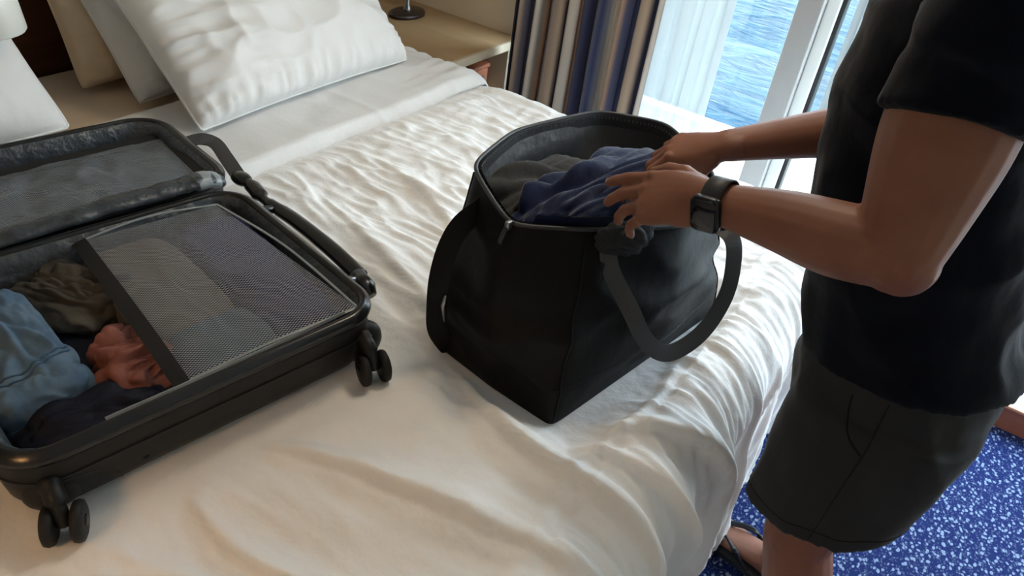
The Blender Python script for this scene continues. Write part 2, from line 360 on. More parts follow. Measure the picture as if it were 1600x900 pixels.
# balcony and sea
bal = MB().box((-4.2, 2.95, -.12), (4.2, 4.12, -.01)).build('floor_balcony', M['deck'], smooth=False); struct(bal, 'sunlit pale balcony deck outside the glass')
cb = MB().box((-4.2, 3.96, -.12), (4.2, 4.05, .02), .01).build('trim_2', M['white_paint']); struct(cb, 'white kerb at the balcony edge')
rl = thing('balcony_railing', 'glass balcony railing with white top rail at deck edge', 'railing', (0, 4.06, .03))
MB().tube([(-4.2, 4.06, 1.16), (4.2, 4.06, 1.16)], (.03, .022), 12).build('handrail', M['white_paint'], rl)
for i in range(5): MB().box((-4.0+i*1.62, 4.045, .12), (-2.44+i*1.62, 4.057, 1.10)).build('glass_panel', M['glass'], rl, smooth=False)
for i in range(6): MB().box((-4.05+i*1.62, 4.04, .02), (-4.02+i*1.62, 4.08, 1.15), .004).build('post', M['white_paint'], rl)
sea = obj('sea', [(-900, 6, -16), (900, 6, -16), (900, 1800, -16), (-900, 1800, -16)], [(0, 1, 2, 3)], M['sea'], smooth=False)
sea['kind'] = 'stuff'; tag(sea, 'rippled bright blue sea beyond the balcony', 'sea')
hull = MB().box((-30, 2.95, -16), (30, 4.1, -.13)).build('wall_hull', M['white_paint'], smooth=False); struct(hull)

# ------------------------------------------------------------------ curtains
def curtain(name, label, x0, x1, y, z0, z1, pleats, amp, m, seed, period, gathers=1.0, slant=0.0):
    nu, nv = pleats*14+1, 24
    u = np.linspace(0, 1, nu)[:, None]; v = np.linspace(0, 1, nv)[None, :]
    ph = u*pleats*2*math.pi + .9*np.interp(u, np.linspace(0, 1, 9), np.random.RandomState(seed).uniform(-1, 1, 9))
    a = amp*(.7+.3*np.sin(u*17+seed))*(1-.25*v)
    X = x0 + (x1-x0)*u + .25*amp*np.cos(ph*2)*np.ones_like(v) + slant*(1-v)*u
    Y = y + a*np.sin(ph) + .010*np.sin(v*5+u*9+seed)
    Z = z0 + (z1-z0)*v + 0*u
    P = np.stack([X, Y, Z], -1).reshape(-1, 3)
    L = np.concatenate([[0], np.cumsum(np.hypot(np.diff(X[:, 10]), np.diff(Y[:, 10])))])
    uv = np.stack([np.repeat((L/period)[:, None], nv, 1), np.repeat(v, nu, 0)], -1).reshape(-1, 2)
    t = thing(name, label, 'curtain', ((x0+x1)/2, y, z0))
    obj('drape', P, grid_faces(nu, nv), m, t, uv=uv)
    MB().tube([(x0-.02, y, z1+.02), (x1+.02, y, z1+.02)], .012, 8).build('curtain_rail', M['white_paint'], t)
    return t
curtain('striped_curtain', 'pleated curtain with navy, brown and cream stripes beside nightstand', -1.70, -1.06, 2.69, .06, 2.2, 9, .042, M['stripe'], 3, .36)
curtain('sheer_curtain', 'white sheer curtain gathered next to the striped curtain', -1.14, -.84, 2.765, .10, 2.2, 4, .022, M['sheer'], 5, .5)
curtain('sheer_curtain', 'white sheer curtain behind the standing man', -.44, -.12, 2.74, .55, 2.2, 4, .03, M['sheer'], 9, .5)

# ------------------------------------------------------------------ nightstand, lamp
ns = thing('nightstand', 'light maple nightstand with open shelf between bed and curtain', 'nightstand', (-2.1, 2.62, 0))
MB().box((-2.5, 2.36, .515), (-1.755, 2.85, .548), .003).build('top', M['wood'], ns)
MB().box((-1.757, 2.36, .513), (-1.742, 2.85, .550), .003).build('front_edge', M['edge'], ns)
MB().box((-2.5, 2.36, 0), (-1.77, 2.38, .515), .002).build('side_panel', M['edge'], ns)
MB().box((-2.5, 2.80, 0), (-1.77, 2.85, .515), .002).build('side_panel', M['edge'], ns)
MB().box((-2.5, 2.38, .28), (-1.79, 2.80, .30), .002).build('shelf', M['wood'], ns)
MB().box((-2.5, 2.38, 0), (-2.48, 2.80, .515), .002).build('back_panel', M['wood'], ns)
MB().box((-1.80, 2.38, .02), (-1.785, 2.80, .275), .003).build('drawer_front', M['wood'], ns)
bx = thing('box', 'red-brown box on the nightstand shelf', 'box', (-1.92, 2.66, .30))
MB().box((-2.05, 2.60, .301), (-1.81, 2.72, .43), .008).build('carton', M['redbrown'], bx); MB().box((-2.055, 2.595, .43), (-1.805, 2.725, .45), .006).build('lid', M['redbrown'], bx)
MB().box((-1.806, 2.63, .34), (-1.804, 2.69, .40)).build('sticker', M['steel'], bx, smooth=False)
lp = thing('table_lamp', 'table lamp with dark oval base standing on the nightstand', 'lamp', (-2.235, 2.665, .549))
def rr(cx, cy, z, a, b, n=32): return [(cx+a*math.cos(q), cy+b*math.sin(q), z) for q in np.linspace(0, 2*math.pi, n, endpoint=False)]
MB().loft([rr(-2.235, 2.665, .549, .066, .098), rr(-2.235, 2.665, .562, .066, .098), rr(-2.235, 2.665, .568, .055, .088)]).build('base', M['bronze'], lp)
MB().tube([(-2.235, 2.665, .565), (-2.235, 2.665, .578), (-2.235, 2.665, .60), (-2.235, 2.665, .98)], [.022, .016, .011, .011], 14).build('stem', M['steel'], lp)
MB().loft([rr(-2.235, 2.665, .92, .14, .14), rr(-2.235, 2.665, 1.14, .10, .10), rr(-2.235, 2.665, 1.14, .097, .097), rr(-2.235, 2.665, .92, .137, .137)], cap=False).build('lamp_shade', M['shade'], lp)
# reading lamp over the headboard
rlm = thing('reading_lamp', 'white bedside reading lamp shade above the near pillow', 'lamp', (-2.40, .86, 1.05))
ox, oy = -1.985, .848
MB().loft([rr(ox, oy, .898, .080, .080), rr(ox, oy, .902, .083, .083), rr(ox, oy, 1.07, .066, .066), rr(ox, oy, 1.07, .062, .062), rr(ox, oy, .902, .078, .078)], cap=False).build('lamp_shade', M['shade'], rlm)
MB().tube(catmull([(-2.41, .86, 1.06), (-2.25, .858, 1.15), (-2.08, .85, 1.14), (ox, oy, 1.07)], 6), .008, 8).build('arm', M['bronze'], rlm)
MB().ball((ox, oy, 1.0), .03).build('bulb', M['shade'], rlm)
MB().tube([(-2.425, .86, 1.06), (-2.405, .86, 1.06)], .035, 16).build('wall_plate', M['bronze'], rlm)

# unseen lamps added to light the bed (outside the frame)
x, y = -.70, 1.70  # ceiling fill, added to brighten the middle and foot of the bed
cl = thing('ceiling_fill_light', 'round unseen ceiling light added as fill over the bed', 'ceiling light', (x, y, 2.3))
MB().loft([rr(x, y, 2.299, .25, .25), rr(x, y, 2.27, .25, .25), rr(x, y, 2.265, .22, .22)]).build('rim', M['white_paint'], cl)
MB().loft([rr(x, y, 2.264, .215, .215), rr(x, y, 2.258, .20, .20)]).build('diffuser', M['lamp_glow'], cl)
a = bpy.data.lights.new('lamp', 'AREA'); a.shape = 'DISK'; a.size = .40; a.energy = 1.5; a.color = (1, .92, .82)
ao = bpy.data.objects.new('lamp', a); COL.objects.link(ao); ao.parent = cl; ao.location = (0, 0, -.046)
x, y = -.62, -.62  # floor lamp out of view, added for warm light on the near bed
fl_ = thing('added_floor_lamp', 'unseen floor lamp with white shade added to warm the near side of the bed', 'lamp', (x, y, 0))
MB().loft([rr(x, y, 0, .13, .13), rr(x, y, .015, .13, .13), rr(x, y, .022, .10, .10)]).build('base', M['bronze'], fl_)
MB().tube([(x, y, .02), (x, y, 1.56)], .011, 12).build('pole', M['bronze'], fl_)
MB().loft([rr(x, y, 1.40, .17, .17), rr(x, y, 1.66, .11, .11), rr(x, y, 1.66, .106, .106), rr(x, y, 1.40, .166, .166)], cap=False).build('lamp_shade', M['shade'], fl_)
MB().ball((x, y, 1.585), .03).build('bulb', M['lamp_glow'], fl_)
a = bpy.data.lights.new('lamp', 'POINT'); a.shadow_soft_size = .06; a.energy = 5.0; a.color = (1, .52, .20)
ao = bpy.data.objects.new('lamp', a); COL.objects.link(ao); ao.parent = fl_; ao.location = (0, 0, 1.50)

# ------------------------------------------------------------------ bed
bed = thing('bed', 'double bed with dark wooden headboard and cream fitted sheet', 'bed', (-1.3, 1.1, 0))
MB().box((-2.42, -.02, .22), (-.20, 2.20, .588), .05).build('mattress', M['cream_sheet'], bed)
MB().box((-2.42, .02, .06), (-.26, 2.15, .22), .01).build('bed_base', M['headboard'], bed)
MB().box((-2.497, -.1, .0), (-2.43, 2.32, 1.05), .01).build('headboard', M['headboard'], bed)

# footprints where luggage presses the duvet flat
CD = np.array([.185, .983]); CD /= np.linalg.norm(CD); CN = np.array([-CD[1], CD[0]]); C0 = np.array([-.834, .356])
def flatmask(x, y):
    lx = (x-C0[0])*CD[0] + (y-C0[1])*CD[1]; ly = (x-C0[0])*CN[0] + (y-C0[1])*CN[1]
    a = sstep(.10, -.01, np.maximum(np.abs(lx-.2)-.33, np.abs(ly-.47)-.49))
    bx_ = (x+.49)*.996 + (y-1.235)*-.09; by_ = (x+.49)*.09 + (y-1.235)*.996
    b = sstep(.08, -.01, np.maximum(np.abs(bx_)-.155, np.abs(by_)-.30))
    return np.maximum(a, b)
def drape(s, t, ztop, rad, x_in, y_hi, y_lo, zmin):
    """flat cloth coordinates -> bed shape with rounded edges; returns P, drop distance, and edge normal dir"""
    dx = np.maximum(s-x_in, 0); dy = np.where(t > y_hi, t-y_hi, np.where(t < y_lo, t-y_lo, 0)); d = np.hypot(dx, dy) + 1e-9
    ux, uy = dx/d, dy/d; bx0 = np.minimum(s, x_in); by0 = np.clip(t, y_lo, y_hi); q = rad*math.pi/2
    h = np.where(d < q, rad*np.sin(np.minimum(d, q)/rad), rad + .02*(d-q)); dr = np.where(d < q, rad*(1-np.cos(np.minimum(d, q)/rad)), rad + (d-q)*.985)
    P = np.stack([bx0+ux*h, by0+uy*h, np.maximum(ztop-dr, zmin)], -1)
    return P, d, ux, uy
def cloth_normals(P, nu, nv):
    G = P.reshape(nu, nv, 3); a = np.gradient(G, axis=0); b = np.gradient(G, axis=1); n = np.cross(a, b)
    n /= (np.linalg.norm(n, axis=-1, keepdims=True)+1e-12); return n.reshape(-1, 3)
def crease(s, t, pts, width, h):
    """a long soft fold along a polyline in cloth coordinates"""
    Q = catmull(pts, 10); best = np.full(len(s), 9.0); side = np.zeros(len(s)); tt = np.zeros(len(s))
    for i in range(len(Q)-1):
        a, b = Q[i], Q[i+1]; e = b-a; L2 = e@e
        k = np.clip(((s-a[0])*e[0]+(t-a[1])*e[1])/L2, 0, 1); ddx = s-(a[0]+k*e[0]); ddy = t-(a[1]+k*e[1]); dd = np.hypot(ddx, ddy)
        m_ = dd < best; best = np.where(m_, dd, best); side = np.where(m_, np.sign(e[0]*ddy-e[1]*ddx), side); tt = np.where(m_, (i+k)/(len(Q)-1), tt)
    wv = width*(.35+.65*np.sin(math.pi*np.clip(tt, .02, .98))); hh = h*np.sin(math.pi*np.clip(tt, 0, 1))**.6
    x = best/wv
    return hh*np.where(side > 0, np.exp(-(x*1.0)**2), np.exp(-(x*3.6)**2)) - hh*.35*np.exp(-((x-1.6)*1.6)**2)*(side < 0)
def duvet():
    ds = .0062; s = np.arange(-1.93, FOOTX+.80, ds); t = np.arange(-.30, FARY+.72, ds); nu, nv = len(s), len(t)
    s, t = [a.ravel() for a in np.meshgrid(s, t, indexing='ij')]
    P, d, ux, uy = drape(s, t, .602, .125, FOOTX, FARY, .10, .02)
    N = cloth_normals(P, nu, nv)
    z0 = np.zeros_like(s); fl = flatmask(s, t); free = 1-fl
    ex = sstep(FOOTX-.25, FOOTX+.10, s); top = 1-sstep(.0, .12, d)
    h = 0
    # broad puff
    h = h + .012*noise(np.stack([s*2.2, t*2.2, z0], -1), 1)*top
    wx = .05*noise(np.stack([s*3, t*3, z0], -1), 2); wy = .045*noise(np.stack([s*3.5, t*3.5, z0], -1), 3)
    # wrinkles running from head to foot, closer together towards the far side
    far = sstep(.55, 1.35, t)
    r1 = ridge(np.stack([(s+wx)*2.3, (t+wy)*10, z0], -1), 4, 1.6); r2 = ridge(np.stack([(s+wx)*5, (t+wy)*19, z0], -1), 5, 1.5)
    h = h + (.012*r1 + .0085*r2 + .0045*ridge(np.stack([(s+wx)*9, (t+wy)*34, z0], -1), 10, 1.4))*(.40+.60*far)*top
    # blotchy ripples below the turned-down sheet, on the far half
    bl = .6*sstep(-.75, -1.25, s)*sstep(.9, 1.5, t)
    h = h + bl*(.009*noise(np.stack([(s+wx)*16, (t+wy)*11, z0], -1), 6) + .006*noise(np.stack([s*30, t*22, z0], -1), 7))*top
    # soft diagonal folds on the near half
    dg = (s*.8+t*.55); dq = (-s*.55+t*.8)
    near = (1-far)
    h = h + near*(.013*ridge(np.stack([(dg+wx)*1.6, (dq+wy)*5.5, z0], -1), 8, 1.8) + .0055*noise(np.stack([(dg+wx)*5, (dq+wy)*15, z0], -1), 9))*(.3+.7*top)
    h = h + near*top*.0045*ridge(np.stack([(dg+wx)*4.5, (dq+wy)*15, z0], -1), 16, 1.6)*sstep(-.25, .25, noise(np.stack([s*2.6, t*2.6, z0], -1), 17))
    # fine gathered folds over the foot edge and down the drop
    along = np.where(ux > .5, t, s); fe = np.maximum(ex*(t < FARY+.1), sstep(.02, .2, d))
    fa = along + .03*noise(np.stack([s*4, t*4, z0], -1), 11)
    f1 = ridge(np.stack([fa*13, d*1.6, z0], -1), 12, 1.3); f2 = ridge(np.stack([fa*30, d*2.4, z0+3], -1), 13, 1.3)
    h = h + fe*(.017*f1 + .0095*f2)*(.5+.5*sstep(.4, 1.1, t))
    dropw = sstep(.14, .5, d)
    h = h + dropw*(.016*np.sin(fa*24+2*noise(np.stack([s*3, t*3, z0], -1), 14)) + .020*noise(np.stack([fa*6, d*1.2, z0], -1), 15))
    # single long creases
    for pts, wd_, hh in [([(-.62, .93), (-.42, .84), (-.20, .83), (.02, .86)], .05, .020), ([(-.80, .55), (-.55, .62), (-.36, .66), (-.20, .70)], .045, .016),
                         ([(-.30, .96), (-.15, 1.10), (.0, 1.13), (.2, 1.10)], .05, .026), ([(-.34, .90), (-.20, .93), (.02, .97), (.22, .98)], .04, .020),
                         ([(-.75, .42), (-.58, .40), (-.42, .46), (-.3, .56)], .04, .012), ([(-.95, 1.05), (-.75, 1.02), (-.68, .93)], .04, .010),
                         ([(-1.25, 1.20), (-1.0, 1.12), (-.8, 1.05), (-.62, .92)], .05, .012), ([(-1.3, 1.45), (-1.05, 1.38), (-.82, 1.26)], .05, .012)]:
        h = h + crease(s, t, pts, wd_*.8, hh*1.5)
    h = h*(1-.93*fl) - .004*fl
    h = h*(.25+.75*sstep(-1.47, -1.38, s)) - .003*sstep(-1.42, -1.47, s)
    P = P + N*h[:, None]; P[:, 2] = np.maximum(P[:, 2], .012)
    o = obj('duvet', P, grid_faces(nu, nv), M['linen'])
    rebase(o, (-1.1, 1.1, .5)); return tag(o, 'rumpled white duvet spread over the bed and hanging off its foot', 'duvet')
duvet()
def top_sheet():
    ds = .009; s = np.arange(-1.94, -1.462, ds); t = np.arange(.02, FARY+.55, ds); nu, nv = len(s), len(t)
    s, t = [a.ravel() for a in np.meshgrid(s, t, indexing='ij')]; z0 = np.zeros_like(s)
    edge = sstep(-1.50, -1.465, s)
    sj = s + .012*noise(np.stack([t*3, z0, z0], -1), 21)*edge + .010*(t-1.2)*edge
    P, d, ux, uy = drape(sj, t, .632, .135, 0, FARY, .15, .10); N = cloth_normals(P, nu, nv)
    h = .008*noise(np.stack([s*4, t*3, z0], -1), 22) + .004*ridge(np.stack([s*3, t*9, z0], -1), 23) + .003*noise(np.stack([s*16, t*7, z0], -1), 24)
    far = sstep(1.7, 2.2, t); h = h + far*.008*ridge(np.stack([s*18, t*4, z0], -1), 25, 1.4)
    h = h - .030*edge - .020*sstep(-1.90, -1.94, s)
    fl = flatmask(s, t); h = h*(1-.6*fl) - .035*fl
    P = P + N*h[:, None]
    V = np.concatenate([P, P-N*.003]); f = grid_faces(nu, nv); n = len(P)
    o = obj('top_sheet', V, np.concatenate([f, f[:, ::-1]+n]), M['pillow']); rebase(o, (-1.7, 1.2, .6))
    tag(o, 'smooth white top sheet turned down below the pillows', 'sheet')
top_sheet()

def pillow(name, label, m, bottom_mid, width, height, lean, thick, yaw=0.0, seed=0, wr=1.0, tuft=True):
    nu, nv = 110, 80; u = np.linspace(-1, 1, nu)[:, None]; v = np.linspace(-1, 1, nv)[None, :]; u, v = np.broadcast_arrays(u, v); u = u.ravel(); v = v.ravel()
    prof = (np.clip(1-np.abs(u)**2.6, 0, 1)**.55)*(np.clip(1-np.abs(v)**2.4, 0, 1)**.55)
    pin = 1-.055*(1-np.abs(v)**3)*np.abs(u)**6; pin2 = 1-.075*(1-np.abs(u)**3)*np.abs(v)**6
    X = u*width/2*pin; Y = v*height/2*pin2; z0 = np.zeros_like(u)
    edge = np.maximum(np.abs(u), np.abs(v))
    ang = np.arctan2(v, u)
    w1 = ridge(np.stack([X*9, Y*9, z0], -1), 31+seed, 1.5)*.006 + .010*noise(np.stack([X*5, Y*5, z0], -1), 32+seed)
    sm = sstep(.55, .98, np.abs(v))*ridge(np.stack([X*26, Y*5, z0], -1), 33+seed, 1.3) + sstep(.6, .98, np.abs(u))*ridge(np.stack([X*5, Y*26, z0], -1), 34+seed, 1.3)
    side = ridge(np.stack([(X-Y*.35)*5, (Y+X*.2)*15, z0], -1), 36+seed, 1.6)*sstep(.15, -.75, u)*.012
    zf = thick*.5*prof + wr*(w1+side)*prof**.5 + wr*.013*sm*(prof**.6)
    zb = -thick*.5*prof - .5*wr*w1*prof**.5
    F = np.concatenate([np.stack([X, Y, zf], -1), np.stack([X, Y, zb], -1)]); n = len(X); f = grid_faces(nu, nv)
    c, s_ = math.cos(lean), math.sin(lean)
    # local: X width -> world +y, Y height -> up/back, Z thickness -> towards the foot (+x) and up
    ex = np.array((0, 1, 0.)); ey = np.array((-math.sin(lean), 0, math.cos(lean))); ez = np.array((math.cos(lean), 0, math.sin(lean)))
    cy_, sy_ = math.cos(yaw), math.sin(yaw); Rz = np.array([[cy_, -sy_, 0], [sy_, cy_, 0], [0, 0, 1]])
    kc = 1-.045*(np.abs(u)*np.abs(v))**5; F[:, :2] *= np.concatenate([kc, kc])[:, None]
    F[:, 1] += height/2
    Wd = (F[:, :1]*ex + F[:, 1:2]*ey + F[:, 2:3]*ez) @ Rz.T + np.array(bottom_mid)
    t = thing(name, label, 'pillow', bottom_mid)
    case = obj('pillowcase', Wd, np.concatenate([f, f[:, ::-1]+n]), m, t)
    # piping along the sewn edge
    if tuft:
        k = np.concatenate([np.arange(nu)*nv, (nu-1)*nv+np.arange(nv), np.arange(nu-1, -1, -1)*nv+nv-1, np.arange(nv-1, -1, -1)])
        E_ = Wd[k][::3]; mb = MB(); mb.tube(np.concatenate([E_, E_[:1]]), .0035, 6, cap=False); mb.build('piping', m, t)
    return t
pillow('pillow', 'large plump white pillow leaning at front by the nightstand', M['pillow'], (-1.685, 1.61, .640), .90, .54, R_(47), .21, .02, 0, 1.9)
pillow('pillow', 'white pillow squeezed between beige pillow and large front pillow', M['pillow'], (-1.99, 1.60, .612), .84, .50, R_(40), .17, .03, 3, 1.3)
pillow('pillow', 'beige pillow leaning against the dark headboard', M['beige'], (-2.17, 1.53, .605), .80, .50, R_(24), .16, -.02, 6, 1.1)
pillow('pillow', 'white pillow at left edge under the reading lamp', M['pillow'], (-1.90, .525, .640), .88, .52, R_(46), .20, .0, 9, .35)

# ------------------------------------------------------------------ suitcase (local frame: x along its front, y away from viewer)
case = thing('suitcase', 'open black hard-shell suitcase with netted lid lying on the bed', 'suitcase', (C0[0], C0[1], .600), math.atan2(CD[1], CD[0]))
def rrect(x0, x1, y0, y1, r, z, n=10):
    o = []
    for cx, cy, a in ((x1-r, y1-r, 0), (x0+r, y1-r, 90), (x0+r, y0+r, 180), (x1-r, y0+r, 270)):
        o += [(cx+r*math.cos(R_(a+90*k/n)), cy+r*math.sin(R_(a+90*k/n)), z) for k in range(n+1)]
    # fill the straight sides with extra points
    out_ = []
    for i, p in enumerate(o):
        q = o[(i+1) % len(o)]; out_.append(p); L = math.dist(p, q)
        if L > .06:
            m_ = 12; out_ += [tuple(np.array(p)+(np.array(q)-np.array(p))*k/m_) for k in range(1, m_)]
    return out_
def tray(parent, x0, x1, y0, y1, z0, z1, r, nm):
    def ring(i, z): return rrect(x0+i, x1-i, y0+i, y1-i, max(r-i, .012), z)
    MB().loft([ring(.075, z0), ring(.045, z0+.003), ring(.02, z0+.014), ring(.008, z0+.035), ring(.002, z0+.07), ring(0, z1-.03), ring(0, z1-.012), ring(.012, z1-.012), ring(.02, z0+.035), ring(.06, z0+.012)]).build(nm, M['case'], parent, local=True)
    MB().loft([ring(.001, z1-.022), ring(-.004, z1-.020), ring(-.006, z1-.013), ring(-.004, z1-.006), ring(.002, z1-.003), ring(.004, z1), ring(.012, z1+.002), ring(.017, z1-.002), ring(.018, z1-.02)], cap=False).build('rim_trim', M['case_gloss'], parent, local=True)
    R = np.array([ring(i, z) for i, z in [(.016, z1-.004), (.026, z1-.012), (.032, z1-.03), (.036, z0+.07), (.05, z0+.022), (.12, z0+.016)]])
    nz = noise(R.reshape(-1, 3)*14, 40).reshape(R.shape[:2]); R[2:5, :, 2] += .004*nz[2:5]; R[1:5, :, 0] += .004*nz[1:5]; R[1:5, :, 1] += .004*np.roll(nz, 9, 1)[1:5]
    l = MB().loft(list(R), cap=False); l.f.append(tuple(range(len(l.v)-R.shape[1], len(l.v)))); l.build('lining', M['lining'], parent, local=True)
    return ring
BZ = .142
ringb = tray(case, -.125, .508, .0, .535, .0, BZ, .075, 'base_shell')
ringl = tray(case, -.095, .536, .585, .985, -.004, .128, .085, 'lid_shell')
# groove line round the base shell and light inner edge along the front
MB().tube([(p[0], p[1], p[2]) for p in ringb(-.0005, .085)] + [ringb(-.0005, .085)[0]], .0012, 5, cap=False).build('shell_groove', M['gasket'], case, local=True)
ribbon([(.02, .024, BZ-.006), (.15, .019, BZ-.001), (.30, .020, BZ-.001), (.44, .028, BZ-.004)], (0, .4, 1), .006, .002).build('lining_edge', M['lining_light'], case, local=True)
# fabric strip over the hinge
P = catmull([(-.10, .560, .140), (.05, .555, .152), (.2, .553, .158), (.36, .556, .160), (.45, .560, .156), (.485, .566, .140)], 10)
P[:, 2] += .004*noise(P*20, 41); rad = [(.026+.0015*math.sin(i*1.1), .013+.001*math.sin(i*1.7)) for i in range(len(P))]
MB().tube(P, rad, 16, flat=(0, 0, 1)).build('hinge_cover', M['lining'], case, local=True)
P = catmull([(.425, .558, .157), (.45, .560, .157), (.475, .563, .148)], 5)
MB().tube(P, [(.028, .0165)]*len(P), 16, flat=(0, 0, 1)).build('hinge_tape', M['lining_light'], case, local=True)
# net pocket over the right half of the base
def patch(c4, nu, nv, bulge, wr, seed, mname, name, parent, netscale=1.0):
    a, b, c, d = [np.array(q, float) for q in c4]; u = np.linspace(0, 1, nu)[:, None, None]; v = np.linspace(0, 1, nv)[None, :, None]
    G = (a*(1-u)+b*u)*(1-v) + (d*(1-u)+c*u)*v; P = G.reshape(-1, 3).copy(); uu = np.broadcast_to(u, (nu, nv, 1)).ravel(); vv = np.broadcast_to(v, (nu, nv, 1)).ravel()
    bl = (np.sin(math.pi*uu)*np.sin(math.pi*vv))**.5
    P[:, 2] += bulge*bl + wr*bl*(noise(P*13, seed)+.6*ridge(P*np.array((22, 9, 1)), seed+1, 1.6))
    uv = np.stack([uu*np.linalg.norm(b-a), vv*np.linalg.norm(d-a)], -1)
    return obj(name, P, grid_faces(nu, nv), M[mname], parent, local=True, uv=uv)
NA, NB, NC, ND = (.168, .508, .128), (.440, .490, .133), (.470, .030, .134), (.140, .036, .128)
patch([NA, NB, NC, ND], 50, 60, .012, .006, 51, 'net', 'net_pocket', case)
ribbon([NA, (.155, .30, .136), (.145, .14, .137), ND], (1, .06, .25), .026, .003).build('binding_tape', M['bind'], case, local=True)
ribbon([NA, (.30, .507, .140), NB], (0, 1, .2), .0045, .002).build('binding_tape', M['lining_light'], case, local=True)
ribbon([NB, (.462, .26, .146), NC], (1, 0, .2), .0045, .002).build('binding_tape', M['lining_light'], case, local=True)
ribbon([ND, (.30, .030, .140), NC], (0, 1, .2), .0045, .002).build('binding_tape', M['lining_light'], case, local=True)
# lid divider panel with net
patch([(-.05, .90, .070), (.515, .925, .075), (.495, .64, .085), (-.05, .62, .080)], 60, 40, .012, .016, 55, 'lid_cloth', 'lid_panel', case)
patch([(-.05, .890, .092), (.508, .905, .095), (.486, .638, .105), (-.05, .617, .101)], 60, 40, .014, .016, 55, 'net_dark', 'lid_net', case)
ribbon([(-.06, .895, .090), (.22, .905, .094), (.515, .912, .094)], (0, 1, .3), .030, .003).build('binding_tape', M['bind'], case, local=True)
ribbon([(.515, .915, .094), (.500, .78, .104), (.490, .630, .104)], (1, 0, .3), .028, .003).build('binding_tape', M['bind'], case, local=True)
def surf_line(tree, pts, dirv, r, lift=.0005, n=8):
    """thin raised line laid on a surface by casting along dirv"""
    out_ = []
    for q in catmull(pts, n):
        h = tree.ray_cast(Vector(q), Vector(dirv))
        if h[0] is not None: out_.append(np.array(h[0])-np.array(dirv)*lift)
    return out_
_sh = [c for c in case.children if c.name == 'base_shell'][0].data
SHT = BVHTree.FromPolygons([v.co.copy() for v in _sh.vertices], [tuple(q.vertices) for q in _sh.polygons])
# casters at the two front corners
def caster(x, yaw):
    c_ = math.cos(yaw); s_ = math.sin(yaw); ax = np.array((c_, s_, 0)); o0 = np.array((x, -.032, .034))
    hs = MB(); hs.ball((x+.014, .030, .052), (.046, .030, .042), 24, 14); h_ = hs.build('wheel_housing', M['case'], case, local=True)
    fk = MB().tube(catmull([(x+.004, .012, .078), (x+.002, -.010, .072), (x, -.026, .056), o0], 6), [(.017, .020)]*4+[(.015, .017)]*6+[(.011, .012)]*9, 14); f_ = fk.build('fork', M['case'], case, local=True)
    for sgn in (-1, 1):
        q = o0 + ax*sgn*.019; wl = MB()
        R0 = []
        for off, r in [(-.0085, .012), (-.0085, .024), (-.006, .0295), (0, .0312), (.006, .0295), (.0085, .024), (.0085, .012)]:
            pp = np.array((-s_, c_, 0)); R0.append([q + ax*off + pp*r*math.cos(a) + np.array((0, 0, 1))*r*math.sin(a) for a in np.linspace(0, 2*math.pi, 28, endpoint=False)])
        wl.loft(R0); wo = wl.build('wheel', M['rubber'], case, local=True)
        hb = MB().tube([q+ax*sgn*.008, q+ax*sgn*.0105], [.010, .008], 16).build('hub', M['case_gloss'], wo, local=True)
    L_ = surf_line(SHT, [(x+.025+.075*math.cos(q), -.2, .010+.066*math.sin(q)) for q in np.linspace(.05, 1.9, 14)], (0, 1, 0), .001, .0)
    if len(L_) > 3: MB().tube(L_, .0013, 6).build('wheel_arch', M['gasket'], case, local=True)
    MB().tube([o0-ax*.02, o0+ax*.02], .004, 8).build('axle', M['steel'], case, local=True)
caster(-.078, R_(-28)); caster(.462, R_(-17))
# carry strap with buckle lying along the right side
ribbon([(.530, .850, .095), (.575, .840, .104), (.600, .810, .100), (.592, .74, .092), (.577, .655, .085)], (1, .1, .3), .034, .004).build('carry_strap', M['strap'], case, local=True)
MB().ball((.576, .640, .086), (.022, .034, .014), 16, 10).build('buckle', M['case_gloss'], case, local=True)
MB().tube(catmull([(.576, .655, .084), (.580, .60, .084), (.572, .53, .082), (.578, .47, .082), (.583, .40, .082), (.583, .28, .081), (.575, .17, .080)], 6), [(.014, .012)]*6+[(.019, .013)]*5+[(.011, .011)]*3+[(.015, .013)]*4+[(.019, .012)]*10+[(.020, .012)]*9, 12, flat=(0, 0, 1)).build('side_handle', M['case_gloss'], case, local=True)
MB().tube([(.572, .175, .078), (.566, .135, .074), (.562, .118, .066)], [.019, .021, .016], 16).build('handle_end', M['case_gloss'], case, local=True)
MB().tube([(.505, .17, .09), (.575, .155, .08)], .010, 10).build('handle_mount', M['steel'], case, local=True)
MB().tube([(.505, .50, .09), (.578, .48, .082)], .010, 10).build('handle_mount', M['case_gloss'], case, local=True)

